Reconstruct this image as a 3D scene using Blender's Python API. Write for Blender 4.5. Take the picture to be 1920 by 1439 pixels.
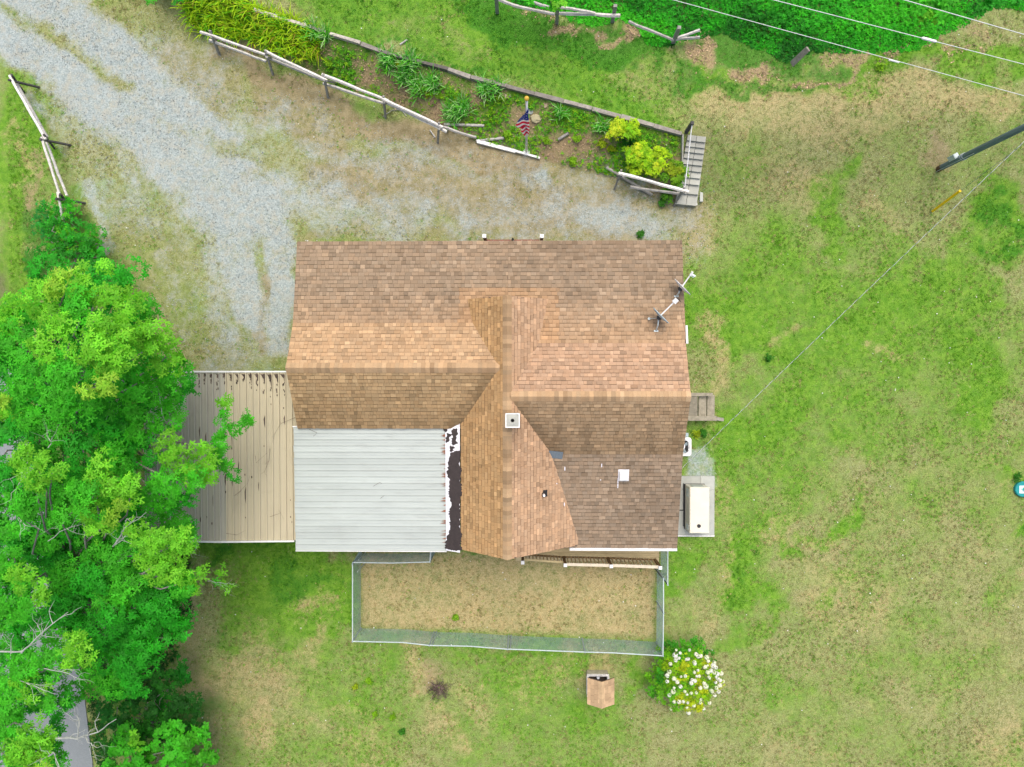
import bpy, bmesh, math, random
import numpy as np
from mathutils import Vector, Matrix, Quaternion

random.seed(7)
rng = np.random.default_rng(11)
scene = bpy.context.scene
for o in list(bpy.data.objects):
    bpy.data.objects.remove(o, do_unlink=True)
COL = scene.collection

# ------------------------------------------------------------------ camera
FPX = 1331.0                       # focal length in pixels of the 1920 wide photograph
CAM_H = 24.5                       # height of the drone above the house yard
cam_data = bpy.data.cameras.new('camera')
cam_data.sensor_width = 36.0
cam_data.lens = FPX / 1920.0 * 36.0
cam_data.clip_start = 0.1
cam_data.clip_end = 2000.0
cam = bpy.data.objects.new('camera', cam_data)
COL.objects.link(cam)
_nadir = Vector((25.0 / FPX, 24.5 / FPX, -1.0))
_q = _nadir.rotation_difference(Vector((0, 0, -1)))
cam.rotation_mode = 'QUATERNION'
cam.rotation_quaternion = _q
cam.location = (0, 0, CAM_H)
scene.camera = cam
_R = np.array(_q.to_matrix())

# ------------------------------------------------------------------ sky, sun, exposure
SUN_EL, SUN_AZ = 68.0, 12.0        # azimuth measured from +Y towards +X
world = bpy.data.worlds.new('World')
scene.world = world
world.use_nodes = True
_wn = world.node_tree.nodes
_wl = world.node_tree.links
_wn.clear()
_sky = _wn.new('ShaderNodeTexSky')
_sky.sky_type = 'NISHITA'
_sky.sun_disc = False
_sky.sun_elevation = math.radians(SUN_EL)
_sky.sun_rotation = math.radians(SUN_AZ)
_sky.air_density = 1.0
_sky.dust_density = 6.0
_sky.ozone_density = 0.6
_bg = _wn.new('ShaderNodeBackground')
_bg.inputs['Strength'].default_value = 0.15
_out = _wn.new('ShaderNodeOutputWorld')
_wl.new(_sky.outputs[0], _bg.inputs['Color'])
_wl.new(_bg.outputs[0], _out.inputs['Surface'])
_sun = bpy.data.lights.new('sun', 'SUN')
_sun.energy = 1.5
_sun.angle = math.radians(48.0)
_sun.color = (1.0, 0.96, 0.90)
sun = bpy.data.objects.new('sun', _sun)
COL.objects.link(sun)
_el, _az = math.radians(SUN_EL), math.radians(SUN_AZ)
_sd = Vector((math.cos(_el) * math.sin(_az), math.cos(_el) * math.cos(_az), math.sin(_el)))
sun.rotation_mode = 'QUATERNION'
sun.rotation_quaternion = _sd.to_track_quat('Z', 'Y')
sun.location = (20, 40, 60)
scene.view_settings.view_transform = 'Standard'
scene.view_settings.look = 'None'
scene.view_settings.exposure = 0.33
scene.view_settings.gamma = 1.0
scene.view_settings.use_curve_mapping = False
scene.cycles.use_denoising = True
scene.cycles.max_bounces = 5
scene.cycles.transparent_max_bounces = 8

# ------------------------------------------------------------------ where things stand
def at(u, v, z):
    """world point at height z that the photograph shows at pixel (u, v)"""
    d = _R @ np.array(((u - 960.0) / FPX, (719.5 - v) / FPX, -1.0))
    t = (z - CAM_H) / d[2]
    return Vector((d[0] * t, d[1] * t, z))

def xy(pts, z=0.0):
    return np.array([at(u, v, z)[:2] for u, v in pts])

def sstep(a, b, x):
    t = np.clip((x - a) / (b - a), 0, 1)
    return t * t * (3 - 2 * t)

_LOW = xy([(-900, -560), (-100, -150), (300, 10), (380, 70), (500, 112), (620, 160), (720, 195), (880, 262), (1010, 300), (1160, 340), (1275, 380), (1330, 400), (1600, 430), (2300, 440)], 0.0)
_UPP = xy([(-900, -640), (-100, -230), (300, -40), (478, 18), (620, 66), (800, 122), (950, 162), (1100, 206), (1278, 250), (1330, 245), (1600, 190), (2300, 120)], 1.0)
_ROAD = xy([(230, 1900), (175, 1439), (155, 1270), (75, 900), (25, 690), (-70, 450), (-200, 100)], -1.3)
_ROAD = _ROAD[np.argsort(_ROAD[:, 1])]

def gz(x, y):
    """height of the ground"""
    x = np.asarray(x, float); y = np.asarray(y, float)
    lo = np.interp(x, _LOW[:, 0], _LOW[:, 1]); up = np.interp(x, _UPP[:, 0], _UPP[:, 1])
    t = np.clip((y - lo) / np.maximum(up - lo, 0.2), 0, 1)
    soft = sstep(5.5, 8.5, x)
    z = 1.0 * (t * (1 - soft) + t * t * (3 - 2 * t) * soft)
    rx = np.interp(y, _ROAD[:, 1], _ROAD[:, 0])
    z = z - 1.35 * (1 - sstep(0.15, 2.2, x - rx)) * (1 - sstep(4.0, 8.0, y))
    return z

def gzf(x, y):
    return float(gz(x, y))

def atg(u, v, dz=0.0):
    z = 0.0
    for _ in range(6):
        p = at(u, v, z + dz); z = gzf(p.x, p.y)
    return at(u, v, z + dz)

# ------------------------------------------------------------------ noise and masks in numpy
_LAT = rng.random((256, 256))
def vnoise(x, y):
    xi = np.floor(x).astype(int); yi = np.floor(y).astype(int)
    fx = x - xi; fy = y - yi
    fx = fx * fx * (3 - 2 * fx); fy = fy * fy * (3 - 2 * fy)
    a = _LAT[xi & 255, yi & 255]; b = _LAT[(xi + 1) & 255, yi & 255]
    c = _LAT[xi & 255, (yi + 1) & 255]; d = _LAT[(xi + 1) & 255, (yi + 1) & 255]
    return (a * (1 - fx) + b * fx) * (1 - fy) + (c * (1 - fx) + d * fx) * fy
def fbm(x, y, s, o=4):
    r = 0; w = 0; a = 1.0
    for k in range(o):
        r = r + a * vnoise(x * s + 17.3 * k, y * s + 9.1 * k); w += a
        a *= 0.55; s *= 2.03
    return r / w
def stroke(x, y, px, rad, val=1.0, z=0.0, soft=0.6):
    """soft brush along a polyline given in photograph pixels, radius in pixels"""
    P = xy(px, z); k = CAM_H / FPX; r = rad * k
    d = np.full(x.shape, 1e9)
    if len(P) == 1:
        d = np.hypot(x - P[0, 0], y - P[0, 1])
    for a, b in zip(P[:-1], P[1:]):
        ab = b - a; L = max(float(ab @ ab), 1e-9)
        t = np.clip(((x - a[0]) * ab[0] + (y - a[1]) * ab[1]) / L, 0, 1)
        d = np.minimum(d, np.hypot(x - a[0] - t * ab[0], y - a[1] - t * ab[1]))
    return val * (1 - sstep(r * (1 - soft), r * (1 + soft), d))
def inpoly(x, y, P):
    r = np.zeros(np.shape(x), bool); n = len(P); j = n - 1
    for i in range(n):
        xi, yi = P[i]; xj, yj = P[j]
        c = ((yi > y) != (yj > y)) & (x < (xj - xi) * (y - yi) / ((yj - yi) if yj != yi else 1e-9) + xi)
        r ^= c; j = i
    return r

# ------------------------------------------------------------------ scene helpers
def tag(o, label=None, cat=None, group=None, kind=None):
    if label: o['label'] = label
    if cat: o['category'] = cat
    if group: o['group'] = group
    if kind: o['kind'] = kind
    return o
def thing(name, loc, label, cat, group=None):
    o = bpy.data.objects.new(name, None)
    o.empty_display_size = 0.2
    COL.objects.link(o)
    o.location = Vector(loc)
    return tag(o, label, cat, group)
def adopt(o, parent):
    """parent that keeps the child where it is in the world"""
    o.parent = parent
    # parts that are meshes stay at the world origin, only the Empties are moved
    o.matrix_parent_inverse = Matrix.Translation(-parent.location) if parent.type == 'EMPTY' else Matrix.Identity(4)

class MB:
    """collects shapes and links them as ONE mesh"""
    def __init__(self):
        self.v = []; self.f = []; self.c = []
    def add(self, verts, faces, col=(1, 1, 1)):
        b = len(self.v)
        self.v += [tuple(p) for p in verts]
        self.c += [tuple(col)] * len(verts)
        self.f += [tuple(i + b for i in f) for f in faces]
        return self
    def box(self, c, s, rz=0.0, col=(1, 1, 1), M=None):
        c = Vector(c); h = [k / 2 for k in s]
        if M is None: M = Matrix.Rotation(rz, 3, 'Z')
        pts = [c + M @ Vector((sx * h[0], sy * h[1], sz * h[2])) for sz in (-1, 1) for sy in (-1, 1) for sx in (-1, 1)]
        return self.add(pts, [(0, 2, 3, 1), (4, 5, 7, 6), (0, 1, 5, 4), (2, 6, 7, 3), (0, 4, 6, 2), (1, 3, 7, 5)], col)
    def bbox(self, c, s, rz=0.0, b=0.01, col=(1, 1, 1)):
        """box with a chamfered top"""
        c = Vector(c); M = Matrix.Rotation(rz, 3, 'Z'); hx, hy, hz = [k / 2 for k in s]
        rings = [(hx, hy, -hz), (hx, hy, hz - b), (hx - b, hy - b, hz)]
        pts = []
        for (x, y, z) in rings:
            pts += [c + M @ Vector(p) for p in ((-x, -y, z), (x, -y, z), (x, y, z), (-x, y, z))]
        fs = [(3, 2, 1, 0), (8, 9, 10, 11)]
        for r in (0, 4):
            for k in range(4):
                fs.append((r + k, r + (k + 1) % 4, r + 4 + (k + 1) % 4, r + 4 + k))
        return self.add(pts, fs, col)
    def bar(self, a, b, w, h, col=(1, 1, 1), jig=0.0):
        """rectangular bar from a to b"""
        a = Vector(a); b = Vector(b); d = (b - a)
        if d.length < 1e-6: return self
        d.normalize(); up = Vector((0, 0, 1)) if abs(d.z) < 0.95 else Vector((0, 1, 0))
        s = d.cross(up).normalized(); n = s.cross(d)
        pts = []
        for p in (a, b):
            for (i, j) in ((-1, -1), (1, -1), (1, 1), (-1, 1)):
                q = p + s * (i * w / 2) + n * (j * h / 2)
                if jig: q += Vector((random.uniform(-jig, jig) for _ in range(3)))
                pts.append(q)
        return self.add(pts, [(3, 2, 1, 0), (4, 5, 6, 7)] + [(k, (k + 1) % 4, 4 + (k + 1) % 4, 4 + k) for k in range(4)], col)
    def tube(self, pts, rad, n=6, col=(1, 1, 1), caps=True, col2=None):
        pts = [Vector(p) for p in pts]
        if not isinstance(rad, (list, tuple)): rad = [rad] * len(pts)
        vs = []; prev = None
        for i, p in enumerate(pts):
            d = (pts[min(i + 1, len(pts) - 1)] - pts[max(i - 1, 0)])
            d = d.normalized() if d.length > 1e-9 else Vector((0, 0, 1))
            if prev is None:
                up = Vector((0, 0, 1)) if abs(d.z) < 0.9 else Vector((1, 0, 0))
                s = d.cross(up).normalized()
            else:
                s = (prev - d * prev.dot(d)); s = s.normalized() if s.length > 1e-6 else d.orthogonal().normalized()
            prev = s; t = d.cross(s)
            for k in range(n):
                a = 2 * math.pi * k / n
                vs.append(p + (s * math.cos(a) + t * math.sin(a)) * rad[i])
        fs = []
        for i in range(len(pts) - 1):
            for k in range(n):
                fs.append((i * n + k, i * n + (k + 1) % n, (i + 1) * n + (k + 1) % n, (i + 1) * n + k))
        if caps:
            fs.append(tuple(reversed(range(n)))); b = (len(pts) - 1) * n; fs.append(tuple(b + k for k in range(n)))
        return self.add(vs, fs, col)
    def prism(self, poly, z0, z1, col=(1, 1, 1)):
        n = len(poly)
        vs = [(p[0], p[1], z0) for p in poly] + [(p[0], p[1], z1) for p in poly]
        fs = [tuple(reversed(range(n))), tuple(range(n, 2 * n))] + [(k, (k + 1) % n, n + (k + 1) % n, n + k) for k in range(n)]
        return self.add(vs, fs, col)
    def lathe(self, c, prof, n=24, col=(1, 1, 1), M=None):
        c = Vector(c); vs = []
        for (r, z) in prof:
            for k in range(n):
                a = 2 * math.pi * k / n; p = Vector((r * math.cos(a), r * math.sin(a), z))
                vs.append(c + (M @ p if M is not None else p))
        fs = []
        for i in range(len(prof) - 1):
            for k in range(n):
                fs.append((i * n + k, i * n + (k + 1) % n, (i + 1) * n + (k + 1) % n, (i + 1) * n + k))
        return self.add(vs, fs, col)
    def build(self, name, mat, parent=None, smooth=False):
        me = bpy.data.meshes.new(name)
        me.from_pydata(self.v, [], self.f)
        a = me.color_attributes.new('Col', 'FLOAT_COLOR', 'POINT')
        a.data.foreach_set('color', np.hstack([np.array(self.c, float), np.ones((len(self.c), 1))]).ravel())
        me.materials.append(mat)
        if smooth: me.polygons.foreach_set('use_smooth', [True] * len(me.polygons))
        me.update()
        o = bpy.data.objects.new(name, me); COL.objects.link(o)
        if parent is not None: adopt(o, parent)
        return o

def big_mesh(name, V, T, C, mat, parent=None, smooth=False):
    """fast triangle mesh from arrays"""
    me = bpy.data.meshes.new(name)
    V = np.ascontiguousarray(V, np.float32); T = np.ascontiguousarray(T, np.int32)
    me.vertices.add(len(V)); me.vertices.foreach_set('co', V.ravel())
    me.loops.add(T.size); me.loops.foreach_set('vertex_index', T.ravel())
    me.polygons.add(len(T))
    me.polygons.foreach_set('loop_start', np.arange(0, T.size, T.shape[1], dtype=np.int32))
    me.update(calc_edges=True)
    a = me.color_attributes.new('Col', 'FLOAT_COLOR', 'POINT')
    C = np.asarray(C, np.float32)
    a.data.foreach_set('color', np.hstack([C, np.ones((len(C), 1), np.float32)]).ravel())
    me.materials.append(mat)
    me.polygons.foreach_set('use_smooth', np.full(len(T), smooth))
    o = bpy.data.objects.new(name, me); COL.objects.link(o)
    if parent is not None: adopt(o, parent)
    return o

def frames(N, spin):
    """rotation matrices whose z axis is N, turned by spin"""
    N = N / np.linalg.norm(N, axis=1, keepdims=True)
    ref = np.where(np.abs(N[:, 2:3]) < 0.95, np.array([[0, 0, 1.0]]), np.array([[1.0, 0, 0]]))
    X = np.cross(ref, N); X /= np.linalg.norm(X, axis=1, keepdims=True)
    Y = np.cross(N, X)
    c = np.cos(spin)[:, None]; s = np.sin(spin)[:, None]
    return np.stack([X * c + Y * s, -X * s + Y * c, N], axis=2)
def scatter(tv, tf, P, Rm, S, C, vcol=None):
    """copies of a template (verts tv, tris tf) -> arrays"""
    n = len(P)
    V = np.einsum('nij,kj->nki', Rm, tv) * np.asarray(S)[:, None, None] + P[:, None, :]
    T = (tf[None] + (np.arange(n) * len(tv))[:, None, None]).reshape(-1, 3)
    Cc = np.repeat(C[:, None, :], len(tv), axis=1)
    if vcol is not None: Cc = Cc * vcol[None, :, None]
    return V.reshape(-1, 3), T, Cc.reshape(-1, 3)
def merge(parts):
    V = []; T = []; C = []; b = 0
    for v, t, c in parts:
        V.append(v); T.append(t + b); C.append(c); b += len(v)
    return np.vstack(V), np.vstack(T), np.vstack(C)

# ------------------------------------------------------------------ materials
def M(name, c1, c2=None, scale=6.0, rough=0.85, bump=0.0, bscale=None, stretch=(1, 1, 1), attr=False, metal=0.0, transl=0.0, spec=0.3, spot=None, spotsc=3.0, spotamt=0.35, detail=5.0):
    """procedural surface: two tones mixed by noise, optional vertex tint, stains and relief"""
    m = bpy.data.materials.new(name); m.use_nodes = True
    nt = m.node_tree; N = nt.nodes; L = nt.links; N.clear()
    out = N.new('ShaderNodeOutputMaterial'); b = N.new('ShaderNodeBsdfPrincipled')
    b.inputs['Roughness'].default_value = rough; b.inputs['Metallic'].default_value = metal
    b.inputs['Specular IOR Level'].default_value = spec
    tc = N.new('ShaderNodeTexCoord'); mp = N.new('ShaderNodeMapping'); mp.inputs['Scale'].default_value = stretch
    L.new(tc.outputs['Object'], mp.inputs['Vector'])
    nz = N.new('ShaderNodeTexNoise'); nz.inputs['Scale'].default_value = scale; nz.inputs['Detail'].default_value = detail
    nz.inputs['Roughness'].default_value = 0.65
    L.new(mp.outputs[0], nz.inputs['Vector'])
    rp = N.new('ShaderNodeValToRGB'); rp.color_ramp.elements[0].position = 0.3; rp.color_ramp.elements[1].position = 0.7
    c2 = c2 or tuple(k * 0.75 for k in c1)
    rp.color_ramp.elements[0].color = (*c2, 1); rp.color_ramp.elements[1].color = (*c1, 1)
    L.new(nz.outputs['Fac'], rp.inputs['Fac'])
    colo = rp.outputs['Color']
    if spot is not None:
        n2 = N.new('ShaderNodeTexNoise'); n2.inputs['Scale'].default_value = spotsc; n2.inputs['Detail'].default_value = 7; n2.inputs['Roughness'].default_value = 0.7
        L.new(mp.outputs[0], n2.inputs['Vector'])
        r2 = N.new('ShaderNodeValToRGB'); r2.color_ramp.elements[0].position = 0.62 - spotamt * 0.2; r2.color_ramp.elements[1].position = 0.72
        r2.color_ramp.elements[0].color = (0, 0, 0, 1); r2.color_ramp.elements[1].color = (spotamt, spotamt, spotamt, 1)
        L.new(n2.outputs['Fac'], r2.inputs['Fac'])
        mx = N.new('ShaderNodeMix'); mx.data_type = 'RGBA'
        L.new(r2.outputs['Color'], mx.inputs['Factor']); L.new(colo, mx.inputs['A']); mx.inputs['B'].default_value = (*spot, 1)
        colo = mx.outputs['Result']
    if attr:
        at_ = N.new('ShaderNodeVertexColor'); at_.layer_name = 'Col'
        mu = N.new('ShaderNodeMix'); mu.data_type = 'RGBA'; mu.blend_type = 'MULTIPLY'; mu.inputs['Factor'].default_value = 1.0
        L.new(colo, mu.inputs['A']); L.new(at_.outputs['Color'], mu.inputs['B']); colo = mu.outputs['Result']
    L.new(colo, b.inputs['Base Color'])
    if bump:
        bz = N.new('ShaderNodeTexNoise'); bz.inputs['Scale'].default_value = bscale or scale * 4; bz.inputs['Detail'].default_value = 4
        L.new(mp.outputs[0], bz.inputs['Vector'])
        bp = N.new('ShaderNodeBump'); bp.inputs['Strength'].default_value = bump; bp.inputs['Distance'].default_value = 0.02
        L.new(bz.outputs['Fac'], bp.inputs['Height']); L.new(bp.outputs[0], b.inputs['Normal'])
    if transl:
        tr = N.new('ShaderNodeBsdfTranslucent'); L.new(colo, tr.inputs['Color'])
        ms = N.new('ShaderNodeMixShader'); ms.inputs['Fac'].default_value = transl
        L.new(b.outputs[0], ms.inputs[1]); L.new(tr.outputs[0], ms.inputs[2]); L.new(ms.outputs[0], out.inputs['Surface'])
    else:
        L.new(b.outputs[0], out.inputs['Surface'])
    return m

W1 = (1, 1, 1); G9 = (0.86, 0.86, 0.86)
MAT = dict(
    shingle=M('shingle_granules', W1, (0.72, 0.72, 0.72), 55, 0.95, 0.15, 220, attr=True, spec=0.1, spot=(0.10, 0.09, 0.08), spotsc=0.55, spotamt=0.28),
    deckwood=M('roof_sheathing', (0.16, 0.11, 0.08)),
    whitepaint=M('white_paint', (0.80, 0.81, 0.80), (0.68, 0.69, 0.68), 5, 0.5, spot=(0.45, 0.43, 0.40), spotsc=4, spotamt=0.3),
    siding=M('siding', (0.55, 0.50, 0.42), (0.48, 0.43, 0.36), 3),
    whitemetal=M('white_roof_panel', (0.455, 0.505, 0.48), (0.41, 0.455, 0.435), 2.2, 0.45, 0.05, 9, stretch=(0.35, 1.5, 1), attr=True, spot=(0.34, 0.36, 0.34), spotsc=3.2, spotamt=0.5),
    tanmetal=M('tan_roof_panel', (0.50, 0.450, 0.315), (0.46, 0.412, 0.288), 1.2, 0.45, 0.0, 8, stretch=(0.8, 0.5, 1), attr=True, spot=(0.24, 0.20, 0.14), spotsc=1.1, spotamt=0.32),
    tar=M('roof_tar', (0.055, 0.043, 0.042), (0.035, 0.028, 0.028), 7, 0.75, 0.3, 30),
    membrane=M('white_membrane', (0.82, 0.82, 0.86), (0.66, 0.66, 0.72), 9, 0.6, 0.2, 25),
    rust=M('rust_stain', (0.30, 0.12, 0.06), (0.20, 0.10, 0.07), 20),
    concrete=M('concrete', (0.46, 0.48, 0.44), (0.36, 0.38, 0.35), 5, 0.9, 0.15, 60, attr=True, spot=(0.24, 0.25, 0.21), spotsc=2.5, spotamt=0.5),
    greywood=M('weathered_wood', (0.50, 0.48, 0.45), (0.30, 0.29, 0.27), 9, 0.9, 0.4, 60, stretch=(1, 1, 1), attr=True, spot=(0.16, 0.15, 0.13), spotsc=5, spotamt=0.5),
    darkwood=M('dark_wet_wood', (0.10, 0.10, 0.095), (0.05, 0.05, 0.05), 9, 0.9, 0.3),
    deckboard=M('deck_lumber', (0.56, 0.46, 0.26), (0.42, 0.34, 0.19), 7, 0.85, 0.2, 40, stretch=(0.5, 3, 1), attr=True, spot=(0.22, 0.18, 0.11), spotsc=4, spotamt=0.4),
    brownwood=M('brown_lumber', (0.19, 0.11, 0.045), (0.13, 0.075, 0.03), 9, attr=True),
    lightwood=M('pale_lumber', (0.66, 0.60, 0.48), (0.52, 0.47, 0.37), 9, attr=True),
    steel=M('galvanized_steel', (0.60, 0.68, 0.68), (0.46, 0.53, 0.54), 20, 0.5, metal=0.15, attr=True),
    wire=M('chain_link_wire', (0.30, 0.42, 0.44), (0.22, 0.31, 0.33), 30, 0.6),
    darkmetal=M('dark_metal', (0.035, 0.037, 0.042), (0.02, 0.02, 0.022), 20, 0.5),
    dishgrey=M('dish_grey', (0.40, 0.50, 0.54), (0.34, 0.43, 0.47), 10, 0.5),
    beige=M('beige_sheet_metal', (0.78, 0.75, 0.66), (0.70, 0.67, 0.58), 3, 0.45, attr=True),
    brick=M('red_brick', (0.27, 0.11, 0.08), (0.18, 0.07, 0.055), 14, attr=True),
    slate=M('blue_grey_shingle', (0.16, 0.20, 0.23), (0.10, 0.125, 0.15), 40),
    pole=M('treated_pole', (0.19, 0.27, 0.275), (0.08, 0.115, 0.12), 5, 0.85, 0.4, 40, stretch=(6, 6, 0.4), spot=(0.16, 0.22, 0.22), spotsc=3, spotamt=0.6),
    polebase=M('pole_butt', (0.14, 0.085, 0.05)),
    yellow=M('yellow_guard', (1.0, 0.66, 0.01), (0.95, 0.60, 0.01), 6, 0.4),
    whitewire=M('bare_conductor', (0.72, 0.75, 0.75), (0.60, 0.63, 0.63), 40, 0.4),
    gold=M('gold_ball', (0.75, 0.48, 0.08), (0.6, 0.38, 0.06), 6, 0.35, metal=0.3),
    teal=M('teal_plastic', (0.02, 0.30, 0.30), (0.015, 0.24, 0.25), 9, 0.5),
    tealdeep=M('teal_ink', (0.04, 0.36, 0.33)),
    white=M('white_plastic', (0.82, 0.83, 0.83), (0.76, 0.77, 0.78), 6, 0.45),
    flagred=M('flag_red', (0.72, 0.02, 0.07), (0.62, 0.016, 0.055), 8, 0.8, transl=0.4),
    flagwhite=M('flag_white', (0.92, 0.86, 0.88), (0.86, 0.78, 0.81), 8, 0.8, transl=0.25),
    flagblue=M('flag_blue', (0.025, 0.055, 0.36), (0.02, 0.04, 0.28), 8, 0.8, transl=0.2),
    bark=M('grey_bark', (0.30, 0.29, 0.26), (0.17, 0.16, 0.14), 9, 0.95, 0.5, 40),
    deadwood=M('bleached_twig', (0.48, 0.50, 0.46), (0.30, 0.32, 0.29), 9),
    drytwig=M('dry_brown_twig', (0.17, 0.125, 0.10), (0.09, 0.07, 0.06), 9, attr=True),
    leaf=M('leaf', W1, (0.80, 0.80, 0.80), 5, 0.6, attr=True, transl=0.42, spec=0.25),
    blade=M('grass_blade', W1, (0.85, 0.85, 0.85), 4, 0.8, attr=True, transl=0.2, spec=0.1),
    petal=M('petal', (0.88, 0.88, 0.84), (0.80, 0.82, 0.74), 30, 0.7, attr=True, transl=0.25),
    stone=M('gravel_stone', W1, G9, 8, 0.9, attr=True),
    litter=M('dead_leaf', W1, (0.8, 0.8, 0.8), 8, 0.9, attr=True),
    asphalt=M('asphalt', (0.25, 0.28, 0.29), (0.19, 0.215, 0.225), 30, 0.9, 0.2, 120, spot=(0.30, 0.33, 0.36), spotsc=40, spotamt=0.4),
)

# ================================================================== GROUND
BED = xy([(325, 0), (378, 66), (500, 110), (620, 158), (720, 193), (880, 260), (1010, 298), (1160, 338), (1268, 378)], 0.0).tolist() + xy([(1280, 252), (1100, 208), (950, 164), (800, 124), (620, 68), (478, 20), (440, -20), (330, -60)], 1.0).tolist()
RUN = xy([(676, 1038), (1228, 1038), (1228, 1196), (950, 1186), (676, 1176)], 0.0)

def masks(x, y):
    n1 = fbm(x, y, 0.45); n2 = fbm(x + 40, y - 13, 1.3); n3 = fbm(x - 7, y + 31, 3.4, 3)
    x0, y0 = x, y
    wx = (fbm(x + 3, y + 50, 0.7, 5) - 0.5); wy = (fbm(x - 60, y + 8, 0.7, 5) - 0.5)      # ragged, not brushed, outlines
    x = x0 + wx * 1.1; y = y0 + wy * 1.1
    mx = lambda *a: np.maximum.reduce(a)
    s = lambda px, r, v=1.0, z=0.0, soft=0.6: stroke(x, y, px, r, v, z, soft)
    # gravel: wheel tracks, turning apron, thin scatter in front of the house
    g = mx(s([(-120, -40), (0, 70), (110, 120), (230, 230), (330, 320)], 42),
           s([(-60, -90), (110, 20), (215, 100), (330, 200), (440, 300)], 43),
           s([(260, 210), (380, 330), (430, 400)], 66, 0.92),
           s([(400, 370), (480, 400)], 74, 0.95), s([(430, 420), (450, 520), (490, 590)], 38, 0.9),
           s([(520, 440), (530, 560), (525, 650)], 27, 0.85), s([(390, 470), (430, 640)], 26, 0.62),
           s([(500, 330), (620, 380)], 60, 0.72), s([(560, 270), (700, 310)], 22, 0.62), s([(600, 400), (780, 410)], 42, 0.62),
           s([(780, 300), (900, 340)], 20, 0.5), s([(1010, 338)], 20, 0.95), s([(980, 355)], 18, 0.6),
           s([(880, 420), (1020, 395)], 22, 0.52), s([(1085, 405), (1215, 425)], 30, 0.66), s([(1240, 430)], 26, 0.5),
           s([(150, 190), (240, 330)], 16, 0.55), s([(165, 330), (200, 420), (215, 470)], 14, 0.55), s([(300, 480), (330, 560)], 18, 0.42), s([(60, 180), (110, 240)], 12, 0.5))
    g = g - s([(90, 50), (180, 115), (240, 170)], 13, 0.36) - s([(300, 230), (420, 265), (560, 330)], 14, 0.25) - s([(490, 490), (505, 640)], 9, 0.40) - s([(400, 270), (560, 300)], 16, 0.4)
    wide = mx(s([(300, 130), (480, 260), (640, 330), (900, 380), (1230, 420)], 95, 0.36), s([(380, 420), (440, 640)], 110, 0.34), s([(120, 180), (260, 420)], 50, 0.36))
    g = np.clip(np.maximum(g * 0.92, wide) + (n2 - 0.5) * 0.55 * (g + wide > 0.03) + (n3 - 0.5) * 0.3 * (g + wide > 0.03), 0, 1)
    padg = s([(1310, 872), (1315, 890)], 22, 0.6, soft=0.3)
    x = x0 + wx * 2.0; y = y0 + wy * 2.0
    # bare brown soil
    d = mx(s([(395, 95), (500, 145), (620, 195), (740, 240), (860, 285), (980, 320)], 30, 0.95),
           s([(880, 300), (1050, 330), (1150, 360), (1250, 400)], 34, 0.6), s([(620, 330), (900, 380), (1150, 410)], 62, 0.72), s([(500, 200), (640, 260)], 34, 0.7),
           s([(330, 120), (420, 190)], 40, 0.5), s([(300, 480), (330, 600), (420, 660)], 60, 0.42), s([(250, 440), (300, 560)], 40, 0.42),
           s([(500, 520), (505, 660)], 14, 0.7), s([(560, 440), (900, 450), (1270, 445)], 12, 0.55), s([(1300, 250), (1330, 330)], 24, 0.4), s([(1290, 400), (1300, 450)], 26, 0.4),
           s([(1740, 290), (1770, 320)], 16, 0.7), s([(1150, 400), (1280, 420)], 20, 0.4), s([(820, 1280)], 34, 0.6), s([(1250, 1180)], 20, 0.4), s([(340, 1180), (400, 1400)], 28, 0.45),
           s([(200, 150), (260, 320)], 22, 0.3), s([(60, 330), (80, 420)], 18, 0.5), s([(660, 200), (1000, 260)], 8, 0.0))
    run = sstep(-0.25, 0.25, _pd(x0, y0, RUN))
    # straw coloured dead grass
    st = mx(run * (0.80 + (n2 - 0.5) * 0.8), s([(1330, 170), (1500, 165), (1700, 170), (1900, 190)], 34, 0.72, 1.0), s([(1380, 230), (1560, 240), (1700, 225)], 34, 0.55, 0.6),
            s([(1300, 420), (1310, 440)], 40, 0.7), s([(1345, 600), (1355, 700)], 22, 0.72), s([(1450, 640), (1490, 600)], 18, 0.6), s([(1650, 640)], 14, 0.6),
            s([(1410, 330), (1500, 380)], 34, 0.5), s([(1650, 400), (1680, 440)], 26, 0.5), s([(1330, 740), (1340, 800)], 16, 0.6), s([(1340, 900), (1350, 1100)], 20, 0.45),
            s([(1530, 1110), (1640, 1130)], 50, 0.5), s([(1450, 1000), (1560, 1030)], 30, 0.5), s([(1860, 1380), (1880, 1439)], 40, 0.65), s([(1300, 1140), (1320, 1160)], 28, 0.5),
            s([(770, 1240), (800, 1290)], 34, 0.75), s([(820, 1370), (850, 1390)], 34, 0.7), s([(870, 1300), (900, 1330)], 26, 0.5), s([(480, 1350), (500, 1380)], 30, 0.7),
            s([(400, 1290), (520, 1270)], 50, 0.55), s([(580, 1140), (620, 1150)], 22, 0.6), s([(600, 1200), (590, 1220)], 18, 0.6), s([(500, 1200), (560, 1330)], 60, 0.4), s([(640, 1360), (720, 1420)], 50, 0.45), s([(1100, 1240), (1120, 1260)], 22, 0.55),
            s([(1560, 1000), (1800, 950), (1850, 1200), (1600, 1300)], 160, 0.22), s([(30, 240), (40, 330)], 18, 0.5), s([(15, 430)], 14, 0.5), s([(760, 60), (900, 90)], 22, 0.4, 1.0), s([(1150, 140), (1260, 190)], 26, 0.5, 1.0), s([(700, 40)], 20, 0.3, 1.0), s([(1040, 1230), (960, 1300)], 30, 0.4), s([(1450, 1400), (1550, 1420)], 60, 0.3))
    x = x0 + wx * 3.2; y = y0 + wy * 3.2
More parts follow.
